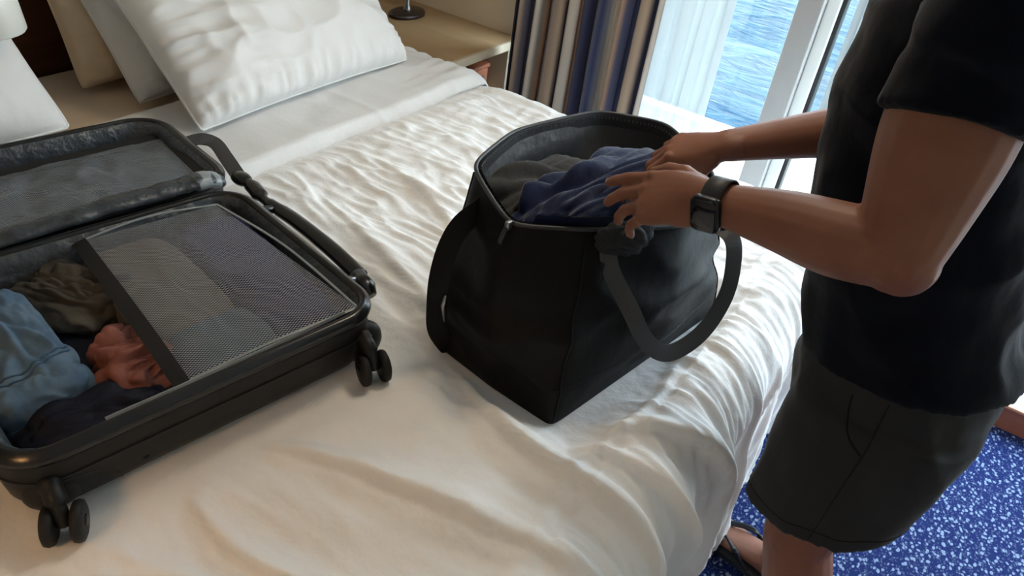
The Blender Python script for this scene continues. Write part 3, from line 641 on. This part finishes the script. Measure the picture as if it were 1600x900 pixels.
# ------------------------------------------------------------------ clothes
CM = Matrix.Translation((C0[0], C0[1], .600)) @ Matrix.Rotation(math.atan2(CD[1], CD[0]), 4, 'Z')
def to_world(v): 
    m = np.array(CM); return np.asarray(v) @ m[:3, :3].T + m[:3, 3]
_ico = {}
def ico(sub):
    if sub not in _ico:
        bm = bmesh.new(); bmesh.ops.create_icosphere(bm, subdivisions=sub, radius=1); bm.verts.index_update()
        _ico[sub] = (np.array([v.co[:] for v in bm.verts]), [[v.index for v in f.verts] for f in bm.faces]); bm.free()
    return _ico[sub]
def crumple(center, radii, rotz=0, box=1.0, amp=.012, freq=14, seed=0, sub=6, tilt=0.0, stretch=(1, 1, 1), floor=None, ceil=None, fine=.30):
    """a bundled piece of cloth: superellipsoid with sharp folds"""
    v, f = ico(sub); d = v.copy()
    if box != 1.0:
        k = (np.abs(d)**(2*box)).sum(1)**(1/(2*box)); d = d/k[:, None]
    p = d*np.array(radii); z = p*freq*np.array(stretch); wv = np.stack([noise(z*.5, seed+1), noise(z*.5, seed+2), noise(z*.5, seed+3)], -1)
    n1 = noise(z+wv*.8, seed); n2 = noise(z*2.0+wv, seed+5)
    h = amp*(.75*np.abs(n1)+.45*n1-.2) + amp*fine*(np.abs(n2)+.4*n2-.2) + amp*.5*noise(z*.5, seed+7)
    p = p + v*h[:, None]
    c, s_ = math.cos(tilt), math.sin(tilt); p = p @ np.array([[1, 0, 0], [0, c, -s_], [0, s_, c]]).T
    c, s_ = math.cos(rotz), math.sin(rotz); p = p @ np.array([[c, -s_, 0], [s_, c, 0], [0, 0, 1]]).T
    p = p + np.array(center)
    if floor is not None: p[:, 2] = np.maximum(p[:, 2], floor)
    if ceil is not None: p[:, 2] = np.where(p[:, 2] > ceil, ceil + (p[:, 2]-ceil)*.15, p[:, 2])
    return p, f
FL = .022
def garment(name, label, cat, m, *a, extra=None, **k):
    p, f = crumple(*a, floor=FL, **k); o = obj(name, to_world(p), f, m); c = to_world(np.array([a[0]]))[0]
    rebase(o, (c[0], c[1], .622)); return tag(o, label, cat)
# jeans: a folded slab with hem, seam and belt edge
jn = thing('jeans', 'folded light blue denim jeans at left in the suitcase', 'jeans', tuple(to_world([(-.03, .29, FL)])[0]))
def jpart(name, m, p, f):
    return obj(name, to_world(p) , f, m, jn)
p, f = crumple((-.030, .295, .098), (.066, .155, .042), R_(4), 2.2, .020, 20, 61, 6, 0, (1.2, .5, 1), floor=FL, fine=.4); jpart('denim_fold', M['denim'], p, f)
p, f = crumple((-.030, .285, .060), (.080, .165, .032), R_(4), 2.2, .009, 13, 63, 5, 0, (1, .6, 1), floor=FL); jpart('denim_fold', M['denim'], p, f)
p, f = crumple((-.025, .160, .098), (.070, .028, .036), R_(6), 1.6, .012, 22, 65, 5, floor=FL); jpart('denim_fold', M['denim'], p, f)
jt = BVHTree.FromPolygons([Vector(q) for c in jn.children for q in (np.array([v.co[:] for v in c.data.vertices])+np.array(jn.location))], [tuple(np.array(pp.vertices)+off) for c, off in zip(jn.children, np.cumsum([0]+[len(c.data.vertices) for c in jn.children[:-1]])) for pp in c.data.polygons])
for y_ in (.205, .195):
    L_ = surf_line(jt, [(*to_world([(x_, y_+.012*math.sin(x_*30), .3)])[0],) for x_ in np.linspace(-.095, .038, 9)], (0, 0, -1), .0016)
    if len(L_) > 3: MB().tube(L_, .0018, 6).build('seam', M['denim_dark'], jn)
garment('shirt', 'crumpled grey-olive garment behind the jeans in the suitcase', 'clothes', M['olive'], (.115, .405, .075), (.085, .11, .052), R_(20), 1.2, .046, 19, 71, stretch=(1.3, .6, 1), fine=.40)
garment('shirt', 'salmon pink garment bunched beside the netting in the suitcase', 'clothes', M['salmon'], (.118, .175, .078), (.062, .060, .042), R_(10), 1.3, .042, 25, 75, stretch=(.6, 1.3, 1), fine=.40)
garment('trousers', 'dark navy garment along the front edge of the suitcase', 'clothes', M['navy'], (.02, .085, .066), (.115, .062, .046), R_(-6), 1.5, .030, 17, 79, stretch=(.6, 1.2, 1))
garment('trousers', 'black garment at the bottom of the suitcase', 'clothes', M['navy'], (.10, .26, .048), (.115, .20, .028), 0, 2.0, .010, 14, 83)
garment('shirt', 'folded taupe shirt under the netting', 'clothes', M['tan'], (.232, .33, .072), (.088, .160, .052), R_(2), 2.6, .007, 12, 87, ceil=.126)
garment('shirt', 'folded slate teal shirt under the front of the netting', 'clothes', M['teal'], (.255, .115, .072), (.085, .072, .050), R_(0), 2.4, .007, 12, 91, ceil=.126)
garment('sweater', 'folded indigo sweater under the right side of the netting', 'clothes', M['indigo'], (.395, .265, .073), (.074, .215, .054), R_(-2), 2.6, .008, 11, 95, ceil=.130)

# ------------------------------------------------------------------ duffel bag
bag = thing('duffel_bag', 'open black duffel bag with hanging handles on the bed', 'bag', (-.49, 1.235, .600))
BK = np.array([(-.685, .962, .604), (-.54, .940, .602), (-.395, .930, .602), (-.345, 1.22, .602), (-.300, 1.49, .602), (-.44, 1.515, .602), (-.585, 1.54, .602), (-.635, 1.25, .602)])
RK = np.array([(-.735, 1.080, .952), (-.578, .985, .930), (-.470, 1.065, .935), (-.345, 1.23, .925), (-.375, 1.46, .930), (-.55, 1.575, .955), (-.69, 1.49, .962), (-.765, 1.27, .955)])
NPER = 24
def ringof(K, sm, corner=None):
    n = len(K); P = np.concatenate([K[i]+(K[(i+1) % n]-K[i])*np.linspace(0, 1, NPER, endpoint=False)[:, None] for i in range(n)])
    for _ in range(sm): P = .25*np.roll(P, 1, 0)+.5*P+.25*np.roll(P, -1, 0)
    return P
B0 = ringof(BK, 5); R0 = ringof(RK, 60); R0[:, :] = .55*ringof(RK, 14)+.45*R0
def rnorm(P):
    T = np.roll(P, -1, 0)-np.roll(P, 1, 0); N = np.stack([T[:, 1], -T[:, 0], 0*T[:, 0]], -1); N /= np.linalg.norm(N, axis=1)[:, None]
    if ((P-P.mean(0))*N).sum() < 0: N = -N
    return N
def bag_ring(t, inset=0.0, wr=1.0):
    e = t**1.15; P = B0*(1-e)+R0*e; P[:, 2] = B0[:, 2]*(1-t)+R0[:, 2]*t; N = rnorm(P)
    # stiff lower corners, softer belly
    th = np.arange(len(P))/NPER
    bul = .022*math.sin(math.pi*min(t*1.05, 1))
    side = np.abs(((th*1.0) % 2)-1)
    P = P + N*(bul*(.5+.9*(1-side[:, None]))-inset)
    # handle-side panel sags and folds inwards above the base seam
    if wr:
        q = np.stack([P[:, 0]*7, P[:, 1]*7, P[:, 2]*11], -1)
        a = .016*noise(q, 101)*math.sin(math.pi*t) + .013*(ridge(np.stack([P[:, 0]*4+P[:, 2]*6, P[:, 1]*5, P[:, 2]*13], -1), 103, 1.6)-.5)*math.sin(math.pi*min(1, t*1.02))
        P = P + N*wr*a[:, None]
    return P
ts = [0, .012, .04]+list(np.linspace(.08, 1, 34))
rings = [B0*.0+ (B0-B0.mean(0))*.93+B0.mean(0)] + [bag_ring(t) for t in ts]
MB().loft(rings[:1]+rings[1:], cap=False).build('body', M['bag'], bag)
bt = MB(); bt.loft([rings[0], B0.mean(0)+(B0-B0.mean(0))*.02], cap=True); bt.build('bottom', M['bag'], bag)
inn = [bag_ring(t, .006) for t in np.linspace(1, .93, 4)] + [bag_ring(t, .008) for t in np.linspace(.90, .30, 14)]
ib = MB().loft(inn, cap=False); ib.f.append(tuple(len(ib.v)-len(B0)+i for i in range(len(B0)))); ib.build('inner_lining', M['bag_in'], bag)
RM = bag_ring(1.0); MB().tube(list(RM)+[RM[0]], .0042, 8, cap=False).build('rim_piping', M['zip'], bag)
ZN = rnorm(RM); Z1 = RM-ZN*.0105+np.array((0, 0, -.003)); mb = MB(); mb.loft([Z1+np.array((0, 0, .004)), Z1-ZN*.0015-np.array((0, 0, .010)), Z1-ZN*.002-np.array((0, 0, .022))], cap=False); mb.build('zipper_tape', M['zip'], bag)
# zipper teeth: fine pale row on the tape
teeth = MB()
Zs = catmull(Z1[::6], 9, closed=True)
for i in range(0, len(Zs), 2):
    p_ = Zs[i]-np.array((0, 0, .004)); teeth.box(p_-np.array((.0014, .0014, .003)), p_+np.array((.0014, .0014, .003)))
tt = teeth.build('zipper_teeth', M['steel'], bag, smooth=False); tt['kind'] = 'stuff'
zp = RM[NPER]
zo = MB().box(zp+np.array((-.004, -.016, -.010)), zp+np.array((.006, -.002, .006)), .003).build('zipper_slider', M['steel'], bag)
ribbon([zp+np.array((.001, -.012, -.002)), zp+np.array((.0, -.022, -.016)), zp+np.array((-.002, -.026, -.034))], (1, 0, 0), .008, .0025).build('zipper_pull', M['zip'], bag)
# seams of the end panel and the base
for k, nm in ((2*NPER, 'corner_seam'), (0, 'corner_seam'), (4*NPER, 'corner_seam'), (6*NPER, 'corner_seam')):
    MB().tube([bag_ring(t)[k]+rnorm(B0)[k]*.0008 for t in np.linspace(.02, .97, 30)], .0022, 6).build(nm, M['zip'] if False else M['bag'], bag)
sr = bag_ring(.20); MB().tube(list(sr[2*NPER-2:6*NPER])+[], .0018, 6).build('base_seam', M['bag'], bag)
# handles: one hanging on the near side, one folded on the far side, end grab strap
hp = [(-.400, 1.070, .918), (-.386, 1.072, .878), (-.358, 1.075, .815), (-.318, 1.100, .745), (-.285, 1.150, .705), (-.255, 1.215, .728), (-.245, 1.268, .785), (-.252, 1.285, .850), (-.280, 1.300, .905), (-.335, 1.32, .915)]
hw = (0, 0, 1)
_bd = [c for c in bag.children if c.name == 'body'][0].data
BGT = BVHTree.FromPolygons([v_.co+bag.location for v_ in _bd.vertices], [tuple(q.vertices) for q in _bd.polygons])
for i_, lf in ((0, .0015), (1, .004), (len(hp)-1, -.002)):
    h_ = BGT.find_nearest(Vector(hp[i_])); n_ = np.array(h_[1]); n_ = n_ if n_@np.array((1, 0, 0)) > 0 else -n_; hp[i_] = tuple(np.array(h_[0])+n_*lf)
ribbon(hp, hw, .034, .0022, face=(.62, -.50, .45)).build('handle', M['strap'], bag)
ribbon([(-.72, 1.12, .84), (-.775, 1.15, .78), (-.79, 1.25, .72), (-.775, 1.34, .78), (-.735, 1.38, .85)], [(0, .9, .3), (0, .7, .7), (0, .1, 1), (0, -.7, .7), (0, -.9, .3)], .034, .003).build('handle', M['strap'], bag)
ribbon([(-.665, 1.050, .910), (-.684, 1.000, .880), (-.690, .970, .840), (-.686, .945, .785), (-.680, .936, .725), (-.676, .940, .665), (-.660, .968, .608)], (1, .1, 0), .040, .004, face=(.45, -.8, .25)).build('end_strap', M['bag'], bag)
MB().tube([(-.662, .935, .76), (-.664, .932, .74), (-.660, .937, .70)], [.003, .005, .003], 8).build('strap_ring', M['steel'], bag)
# things in the bag
BC = np.array((-.53, 1.25)); BT = np.linspace(.2, 1, 14); TAB = []
for t_ in BT:
    q = bag_ring(t_, .016)[:, :2]-BC; an = np.arctan2(q[:, 1], q[:, 0]); o_ = np.argsort(an); TAB.append((an[o_], np.hypot(q[o_, 0], q[o_, 1])))
def in_bag(p):
    q = p[:, :2]-BC; an = np.arctan2(q[:, 1], q[:, 0]); r = np.hypot(q[:, 0], q[:, 1]); t_ = np.clip((p[:, 2]-.602)/.335, .2, 1)
    R = np.array([np.interp(an, a_, r_, period=2*math.pi) for a_, r_ in TAB]); ix = np.clip((t_-.2)/.8*13, 0, 12.999); i0 = ix.astype(int); w_ = ix-i0; n_ = np.arange(len(p))
    lim = R[i0, n_]*(1-w_)+R[i0+1, n_]*w_ + np.clip((p[:, 2]-.95)*2, 0, .03)
    k_ = np.minimum(1, lim/np.maximum(r, 1e-6)); p = p.copy(); p[:, :2] = BC+q*k_[:, None]; return p
def bgar(name, label, m, *a, inside=True, **k):
    p, f = crumple(*a, **k); p = in_bag(p) if inside else p; o = obj(name, p, f, m); rebase(o, a[0]); return tag(o, label, 'clothes')
bgar('sweater', 'crumpled charcoal garment inside the duffel bag', M['grey_cloth'], (-.635, 1.235, .852), (.105, .175, .075), R_(-8), 1.2, .055, 13, 111, stretch=(1.5, .5, 1), fine=.25)
bgar('sweater', 'navy blue garment being packed into the bag', M['blue'], (-.505, 1.205, .905), (.100, .225, .085), R_(-14), 1.15, .062, 13, 117, tilt=R_(6), stretch=(1.7, .38, 1.2), fine=.22)
bgar('shirt', 'dark grey cloth under the watch hand at the bag edge', M['slate'], (-.416, 1.112, .922), (.013, .056, .034), R_(-34), 1.5, .015, 26, 123, sub=6, inside=False, fine=.4)
bgar('sweater', 'black garment at the bottom of the duffel bag', M['navy'], (-.50, 1.25, .775), (.115, .20, .06), R_(-5), 1.6, .010, 12, 127, sub=5)

# ------------------------------------------------------------------ person
PB = np.array((.08, 1.26, 0.0))
def chain(mb, pts, rads, n=14, flat=None):
    mb.tube(catmull(pts, 6), list(catmull([(r if hasattr(r, '__len__') else (r, r)) for r in rads], 6)), n, flat=flat)
    for p_, r in ((pts[0], rads[0]), (pts[-1], rads[-1])): mb.ball(p_, (min(r) if hasattr(r, '__len__') else r), 12, 8)
def hand(mb, W, X, Z, left, curls, spreads, thumb, scale=1.0, nails=None):
    W = np.array(W, float); X = np.array(X, float); X /= np.linalg.norm(X); Z = np.array(Z, float); Z -= (Z@X)*X; Z /= np.linalg.norm(Z)
    Y = np.cross(X, Z) if left else np.cross(Z, X)
    def L(x, y, z): return W + scale*(X*x+Y*y+Z*z)
    secs = [(-.030, 0, .018, .014), (-.015, 0, .025, .019), (0, 0, .0295, .022), (.025, .002, .035, .0205), (.05, .002, .041, .0185), (.075, .001, .043, .0155), (.092, 0, .041, .0125), (.100, 0, .036, .009)]
    rings_ = []
    for x, cy, a, b in secs:
        rings_.append([L(x, cy + a*math.cos(q), b*math.sin(q)*(1.0 if math.sin(q) > 0 else 1.15)) for q in np.linspace(0, 2*math.pi, 20, endpoint=False)])
    mb.loft(rings_)
    mb.ball(L(.035, .024, -.008), np.array((.032, .020, .018))*scale, 14, 10, np.stack([X, Y, Z], 1)); mb.ball(L(.035, -.022, -.008), np.array((.036, .016, .016))*scale, 14, 10, np.stack([X, Y, Z], 1))
    fl = [(.046, .027, .023), (.050, .031, .024), (.046, .029, .023), (.036, .022, .020)]; fy = (.0305, .0105, -.0105, -.0300); fx = (.090, .094, .090, .082); fr_ = (.0098, .0100, .0095, .0084)
    tips = []
    for i in range(4):
        pos = np.array((fx[i]-.012, fy[i], .000)); ang = 0; sp = spreads[i]; pts = [L(*pos)]; rd = [fr_[i]*1.08]
        pos = np.array((fx[i], fy[i], .001)); pts.append(L(*pos)); rd.append(fr_[i]*1.10)
        mb.ball(L(fx[i], fy[i], .0035), fr_[i]*1.05*scale, 12, 8)
        for j in range(3):
            ang += curls[i][j]; dv = np.array((math.cos(ang)*math.cos(sp), math.cos(ang)*math.sin(sp), -math.sin(ang)))
            mid = pos+dv*fl[i][j]*.5; pts.append(L(*mid)); rd.append(fr_[i]*(.93, .88, .82)[j]); pos = pos+dv*fl[i][j]; pts.append(L(*pos)); rd.append(fr_[i]*(.97, .88, .66)[j])
        mb.tube(pts, [r*scale for r in rd], 12); mb.ball(pts[-1], rd[-1]*scale, 12, 8)
        if nails is not None:
            nz = np.array((math.sin(ang)*math.cos(sp), math.sin(ang)*math.sin(sp), math.cos(ang)))
            nails.append((L(*(pos-dv*.006+nz*fr_[i]*.62)), X*dv[0]+Y*dv[1]+Z*dv[2], X*nz[0]+Y*nz[1]+Z*nz[2]))
    pos = np.array((.018, .024, -.008)); pts = [L(*pos)]; rd = [.016]
    for (dx, dy, dz), ln, r in zip(thumb, (.044, .034, .028), (.0130, .0112, .0085)):
        dv = np.array((dx, dy, dz), float); dv /= np.linalg.norm(dv); pts.append(L(*(pos+dv*ln*.5))); rd.append(r*1.02); pos = pos+dv*ln; pts.append(L(*pos)); rd.append(r)
    mb.tube(pts, [r*scale for r in rd], 12); mb.ball(pts[-1], rd[-1]*scale, 12, 8)
LS, LE, LW = (-.024, 1.060, 1.425), (-.005, .958, 1.160), (-.262, .998, 1.110)
RS, RE, RW = (-.045, 1.465, 1.425), (-.040, 1.560, 1.150), (-.325, 1.245, 1.092)
body = MB()
# trunk under the clothes
body.loft([[(cx+rx*math.cos(q), 1.265+ry*math.sin(q), z) for q in np.linspace(0, 2*math.pi, 28, endpoint=False)] for z, cx, rx, ry in [(.80, .075, .10, .13), (.92, .06, .105, .140), (1.05, .03, .105, .14), (1.2, -.02, .115, .155), (1.34, -.05, .11, .165), (1.43, -.055, .08, .15), (1.47, -.06, .06, .09)]])
chain(body, [(-.055, 1.265, 1.42), (-.075, 1.265, 1.50), (-.100, 1.265, 1.56)], [(.062, .060), (.056, .058), (.056, .058)])
HC = np.array((-.135, 1.265, 1.655)); tl = R_(28); HR = np.array([[math.cos(tl), 0, math.sin(tl)], [0, 1, 0], [-math.sin(tl), 0, math.cos(tl)]]).T
def hd(x, y, z): return HC + HR @ np.array((x, y, z))
body.ball(HC, (.098, .076, .115), 24, 18, HR); body.ball(hd(-.038, 0, -.062), (.058, .056, .058), 18, 12, HR); body.ball(hd(-.066, 0, -.098), (.026, .030, .022), 14, 10, HR)
body.tube([hd(-.093, 0, .012), hd(-.108, 0, -.012), hd(-.116, 0, -.030), hd(-.098, 0, -.036)], [.008, .011, .014, .010], 10)
for sg in (-1, 1):
    body.ball(hd(.012, sg*.077, -.012), (.018, .008, .030), 12, 10, HR); body.ball(hd(-.086, sg*.030, .020), (.012, .024, .007), 10, 8, HR); body.ball(hd(-.098, sg*.012, -.064), (.008, .018, .006), 10, 8, HR); body.ball(hd(-.097, sg*.010, -.075), (.008, .016, .006), 10, 8, HR)
# arms
def lerp(a, b, t): return tuple(np.array(a)*(1-t)+np.array(b)*t)
def arm(S_, E_, W_, bulge, out):
    chain(body, [lerp(S_, E_, -.02), lerp(S_, E_, .2), lerp(S_, E_, .5), lerp(S_, E_, .78), E_], [.068, .076, .076, .064, .052], 18)
    el = np.array(E_); body.ball(el+np.array(out)*.45, .044, 14, 10)
    mid = np.array(lerp(E_, W_, .28))+np.array(bulge)
    chain(body, [E_, tuple(mid), lerp(E_, W_, .55), lerp(E_, W_, .85), W_], [(.048, .046), (.051, .049), (.045, .041), (.034, .029), (.030, .024)], 18, flat=(0, -.5, .8))
arm(LS, LE, LW, (0, 0, -.004), (.022, -.004, -.016)); arm(RS, RE, RW, (0, .0, -.006), (.018, .01, -.01))
nails = []
LX = (-.92, .03, -.36); LZ = (.08, -.66, .74)
hand(body, LW, LX, LZ, True, [(.20, .20, .12), (.30, .32, .2), (.42, .42, .25), (.50, .5, .3)], (.06, .0, -.07, -.16), [(.80, .55, -.25), (.93, .30, -.25), (.95, .0, -.30)], 1.08, nails)
RX = (-.90, -.12, -.36); RZ = (-.25, -.30, .92)
hand(body, RW, RX, RZ, False, [(.55, .6, .3), (.55, .7, .4), (.50, .7, .4), (.45, .7, .4)], (.06, .02, -.03, -.10), [(.75, .45, -.55), (.85, .15, -.60), (.85, .0, -.65)], 1.02, nails)
# legs and feet
LH, LK, LA = (.09, 1.165, .88), (.058, 1.105, .490), (.125, 1.085, .085)
RH, RK_, RA = (.09, 1.365, .88), (.034, 1.425, .490), (.062, 1.400, .085)
def leg(H, K, A, toe):
    H, K, A, toe = map(np.array, (H, K, A, toe))
    chain(body, [H, lerp(H, K, .3), lerp(H, K, .65), lerp(H, K, .9), K], [.070, .074, .068, .063, .063], 20)
    body.ball(K+np.array((-.020, 0, .004)), (.042, .045, .052), 14, 10)
    calf = np.array(lerp(K, A, .32))+np.array((.020, 0, 0))
    chain(body, [K, calf, lerp(K, A, .62), lerp(K, A, .88), A], [(.062, .061), (.066, .063), (.052, .052), (.040, .041), (.039, .042)], 18)
    d_ = toe-A; d_[2] = 0; ln = np.linalg.norm(d_); d_ /= ln; sd = np.array((-d_[1], d_[0], 0)); up_ = np.array((0, 0, 1.))
    rings_ = []
    for k, wd_, zt, zb in [(-.055, .018, .050, .022), (-.045, .030, .072, .017), (-.01, .034, .092, .017), (.03, .036, .085, .022), (.07, .041, .066, .024), (.11, .045, .050, .020), (.14, .046, .042, .018), (.158, .043, .038, .018), (.168, .036, .034, .020)]:
        c_ = np.array((A[0], A[1], 0))+d_*k
        rings_.append([c_ + sd*wd_*math.cos(q) + up_*((zt+zb)/2 + (zt-zb)/2*math.sin(q)) for q in np.linspace(0, 2*math.pi, 20, endpoint=False)])
    body.loft(rings_)
    for i, (off, ln_, r) in enumerate([(-.031, .048, .0125), (-.010, .046, .0088), (.008, .040, .0082), (.023, .033, .0078), (.036, .024, .0075)]):
        sgn = 1 if A[1] < 1.25 else -1          # big toe towards the body's middle
        b_ = np.array((A[0], A[1], 0))+d_*.150-sd*off*sgn*-1
        pts = [b_+up_*.030-d_*.02, b_+d_*ln_*.5+up_*.031, b_+d_*ln_+up_*.026]; body.tube(pts, [r*.95, r, r*.85], 10); body.ball(pts[-1], r*.92, 10, 8)
LT, RT = (-.09, 1.055, .03), (-.150, 1.465, .03)
leg(LH, LK, LA, LT); leg(RH, RK_, RA, RT)
v, f, nr = remesh(body, .0034, 3)
person = obj('person', v, f, M['skin']); rebase(person, PB)
tag(person, 'man in navy t-shirt and charcoal shorts packing the duffel bag', 'person')
for c_, dv, nz in nails:
    sd = np.cross(nz, dv); R3 = np.stack([dv, sd, nz], 1); MB().ball(c_, (.0062, .0048, .0016), 12, 8, R3).build('nail', M['nail'], person)
for sg in (-1, 1): MB().ball(hd(-.083, sg*.030, .008), .0105, 12, 8).build('eye', M['eye'], person)
hb = MB(); hb.ball(hd(.014, 0, .028), (.098, .082, .106), 26, 18, HR); hb.ball(hd(.045, 0, -.02), (.062, .074, .075), 20, 14, HR); vv, ff, nn = remesh(hb, .006, 3); vv = vv+nn*(.004*ridge(vv*70, 131))[:, None]
obj('hair', vv, ff, M['hair'], person)
# t-shirt
def ell(z, cx, rx, ry, cy=1.265, tilt=0.0, n=40, e=2.3):
    q = np.linspace(0, 2*math.pi, n, endpoint=False); c_, s_ = np.cos(q), np.sin(q)
    return np.stack([cx+rx*np.sign(c_)*np.abs(c_)**(2/e), cy+ry*np.sign(s_)*np.abs(s_)**(2/e), z+tilt*c_], -1)
sh = MB()
sh.loft([ell(.868, .074, .172, .190, tilt=.034), ell(.905, .062, .172, .190, tilt=.02), ell(.95, .046, .166, .188), ell(1.05, .014, .168, .190), ell(1.16, -.012, .164, .197), ell(1.27, -.034, .158, .205), ell(1.36, -.046, .142, .205), ell(1.42, -.050, .118, .190), ell(1.465, -.066, .085, .145), ell(1.492, -.070, .066, .080)])
for S_, E_, sg in ((LS, LE, -1), (RS, RE, 1)):
    sh.tube(catmull([np.array(S_)+np.array((0, -sg*.07, .005)), np.array(S_)+np.array((.0, 0, .004)), lerp(S_, E_, .22), lerp(S_, E_, .42)], 6), [.070]*6+[.080]*6+[.085]*6+[.088], 24)
    sh.ball(np.array(S_)+np.array((0, 0, -.004)), .082, 18, 12)
v, f, nr = remesh(sh, .0062, 6)
st = np.stack([v[:, 0]*4+v[:, 2]*3, v[:, 1]*5, v[:, 2]*6], -1)
v = v + nr*(.010*(ridge(st, 141, 1.6)-.5) + .005*noise(v*16, 143) + .010*noise(v*5, 144))[:, None]
obj('t_shirt', v, f, M['shirt'], person)
stree = BVHTree.FromPolygons([Vector(q) for q in v], f)
# shorts
sr_ = MB()
sr_.loft([ell(.93, .058, .140, .172), ell(.86, .070, .160, .185), ell(.78, .078, .165, .188), ell(.71, .080, .150, .175)])
for H, hem, rx, ry in (((.084, 1.168, .80), (.066, 1.105, .582), .122, .100), ((.084, 1.362, .80), (.052, 1.425, .580), .118, .098)):
    H = np.array(H); hem = np.array(hem); rr_ = []
    for k in np.linspace(0, 1, 8):
        c_ = H*(1-k)+hem*k; e_ = ell(c_[2], c_[0], .148*(1-k)+rx*k, .104*(1-k)+ry*k, cy=c_[1], tilt=.030*k, e=2.1); rr_.append(e_)
    sr_.loft(rr_)
v, f, nr = remesh(sr_, .006, 6)
st = np.stack([v[:, 0]*6, v[:, 1]*5, v[:, 2]*5+v[:, 0]*3], -1)
v = v + nr*(.008*(ridge(st, 151, 1.6)-.5) + .004*noise(v*18, 153))[:, None]
shorts = obj('shorts', v, f, M['shorts'], person)
tr = BVHTree.FromPolygons([Vector(q) for q in v], f)
def on_surface(tree, pts, n, lift):
    o_ = []
    for q in catmull(pts, n):
        h = tree.find_nearest(Vector(q)); o_.append(np.array(h[0])+np.array(h[1])*lift)
    return o_
def seam_y(pts, r=.0009, nm='seam'):
    L_ = surf_line(tr, pts, (0, 1, 0), r, .0004)
    if len(L_) > 3: MB().tube(L_, r, 6).build(nm, M['stitch'], shorts)
def seam(pts, r=.0014, nm='seam', m='stitch', par=shorts): MB().tube(on_surface(tr, pts, 6, .0003), r, 6).build(nm, M[m], par)
seam_y([(.080, .8, .86), (.082, .8, .78), (.076, .8, .70), (.070, .8, .592)])                       # outer side seam
seam_y([(.028, .8, .845), (.034, .8, .815), (.052, .8, .785), (.078, .8, .768)], .0018, 'pocket_edge')  # slanted pocket mouth
hc = np.array((.066, 1.105, .610)); seam([hc+np.array((.125*math.cos(q), .10*math.sin(q), .030*math.cos(q))) for q in np.linspace(0, 2*math.pi, 25)], .0011, 'hem_stitch')
hc = np.array((.052, 1.425, .610)); seam([hc+np.array((.12*math.cos(q), .10*math.sin(q), .030*math.cos(q))) for q in np.linspace(0, 2*math.pi, 25)], .0011, 'hem_stitch')

# wristwatch on the near wrist
ax = np.array(LW)-np.array(LE); ax /= np.linalg.norm(ax); wc = np.array(LW)-ax*.018
wt = thing('wristwatch', 'black smartwatch on the near wrist of the man', 'watch', tuple(wc))
dz = np.array((.10, -.72, -.05)); dz -= (dz@ax)*ax; dz /= np.linalg.norm(dz); dy = np.cross(ax, dz)   # watch faces the viewer
def wr_(a, off, ra, rb): return wc + ax*off + dz*rb*math.cos(a) + dy*ra*math.sin(a)
A_ = np.linspace(0, 2*math.pi, 48, endpoint=False)
mb = MB(); mb.loft([[wr_(a, o_, .0345+k, .0315+k) for a in A_] for o_, k in [(-.0150, 0), (-.0160, .0012), (-.0150, .0032), (.0150, .0032), (.0160, .0012), (.0150, 0), (-.0150, 0)]], cap=False); mb.build('strap', M['watch_strap'], wt)
def plate(c_, hx, hy, hz, r, name, m, bev=.0025):
    ring_ = rrect(-hx, hx, -hy, hy, r, 0, 8); R4 = []
    for i, z in [(bev, -hz), (0, -hz+bev), (0, hz-bev), (bev, hz)]:
        s1 = 1-i/hx; R4.append([c_+ax*p[0]*s1+dy*p[1]*s1+dz*z for p in ring_])
    return MB().loft(R4).build(name, m, wt)
pc = wc+dz*.037
plate(pc, .0225, .0270, .0065, .0105, 'watch_case', M['watch']); plate(pc+dz*.0062, .0200, .0245, .0012, .009, 'watch_screen', M['screen'], .0008)
MB().tube([pc+ax*-.018+dy*.006, pc+ax*-.0215+dy*.006], .003, 10).build('crown', M['steel'], wt)
MB().box(wc-dz*.037-np.array((.007, .004, .009)), wc-dz*.037+np.array((.007, .004, .009)), .002).build('buckle', M['steel'], wt)
# flip-flops
def sandal(A, toe, label):
    A = np.array((A[0], A[1], 0.)); d_ = np.array(toe)-A; d_[2] = 0; d_ /= np.linalg.norm(d_); sd = np.array((-d_[1], d_[0], 0))
    t = thing('flip_flop', label, 'sandal', tuple(A+d_*.05)); ks = [(-.075, .012), (-.066, .030), (-.04, .038), (0, .038), (.05, .041), (.10, .050), (.15, .054), (.185, .046), (.205, .028), (.212, .010)]
    pl = [A+d_*k+sd*w_ for k, w_ in ks]+[A+d_*k-sd*w_ for k, w_ in reversed(ks)]; pl = catmull(pl, 4, closed=True); u = np.array((0, 0, 1.))
    MB().loft([pl+u*.001, pl+u*.004, pl+u*.016, pl*.99+pl.mean(0)*.01+u*.0185]).build('sole', M['sandal'], t)
    for sg in (-1, 1):
        ribbon([A+d_*.165+u*.019, A+d_*.145+sd*sg*.020+u*.047, A+d_*.09+sd*sg*.046+u*.055, A+d_*.045+sd*sg*.042+u*.020], (d_[0], d_[1], .3), .014, .005).build('strap', M['sandal'], t)
sandal(RA, RT, 'dark flip-flop on the foot beside the hanging duvet'); sandal(LA, LT, 'dark flip-flop on the near foot of the man')

# flat webbing and tapes keep crisp edges
for o in COL.objects:
    if o.type == 'MESH' and o.name.split('.')[0] in ('handle', 'end_strap', 'carry_strap', 'binding_tape', 'lining_edge', 'zipper_pull'):
        o.data.polygons.foreach_set('use_smooth', [False]*len(o.data.polygons)); o.data.update()
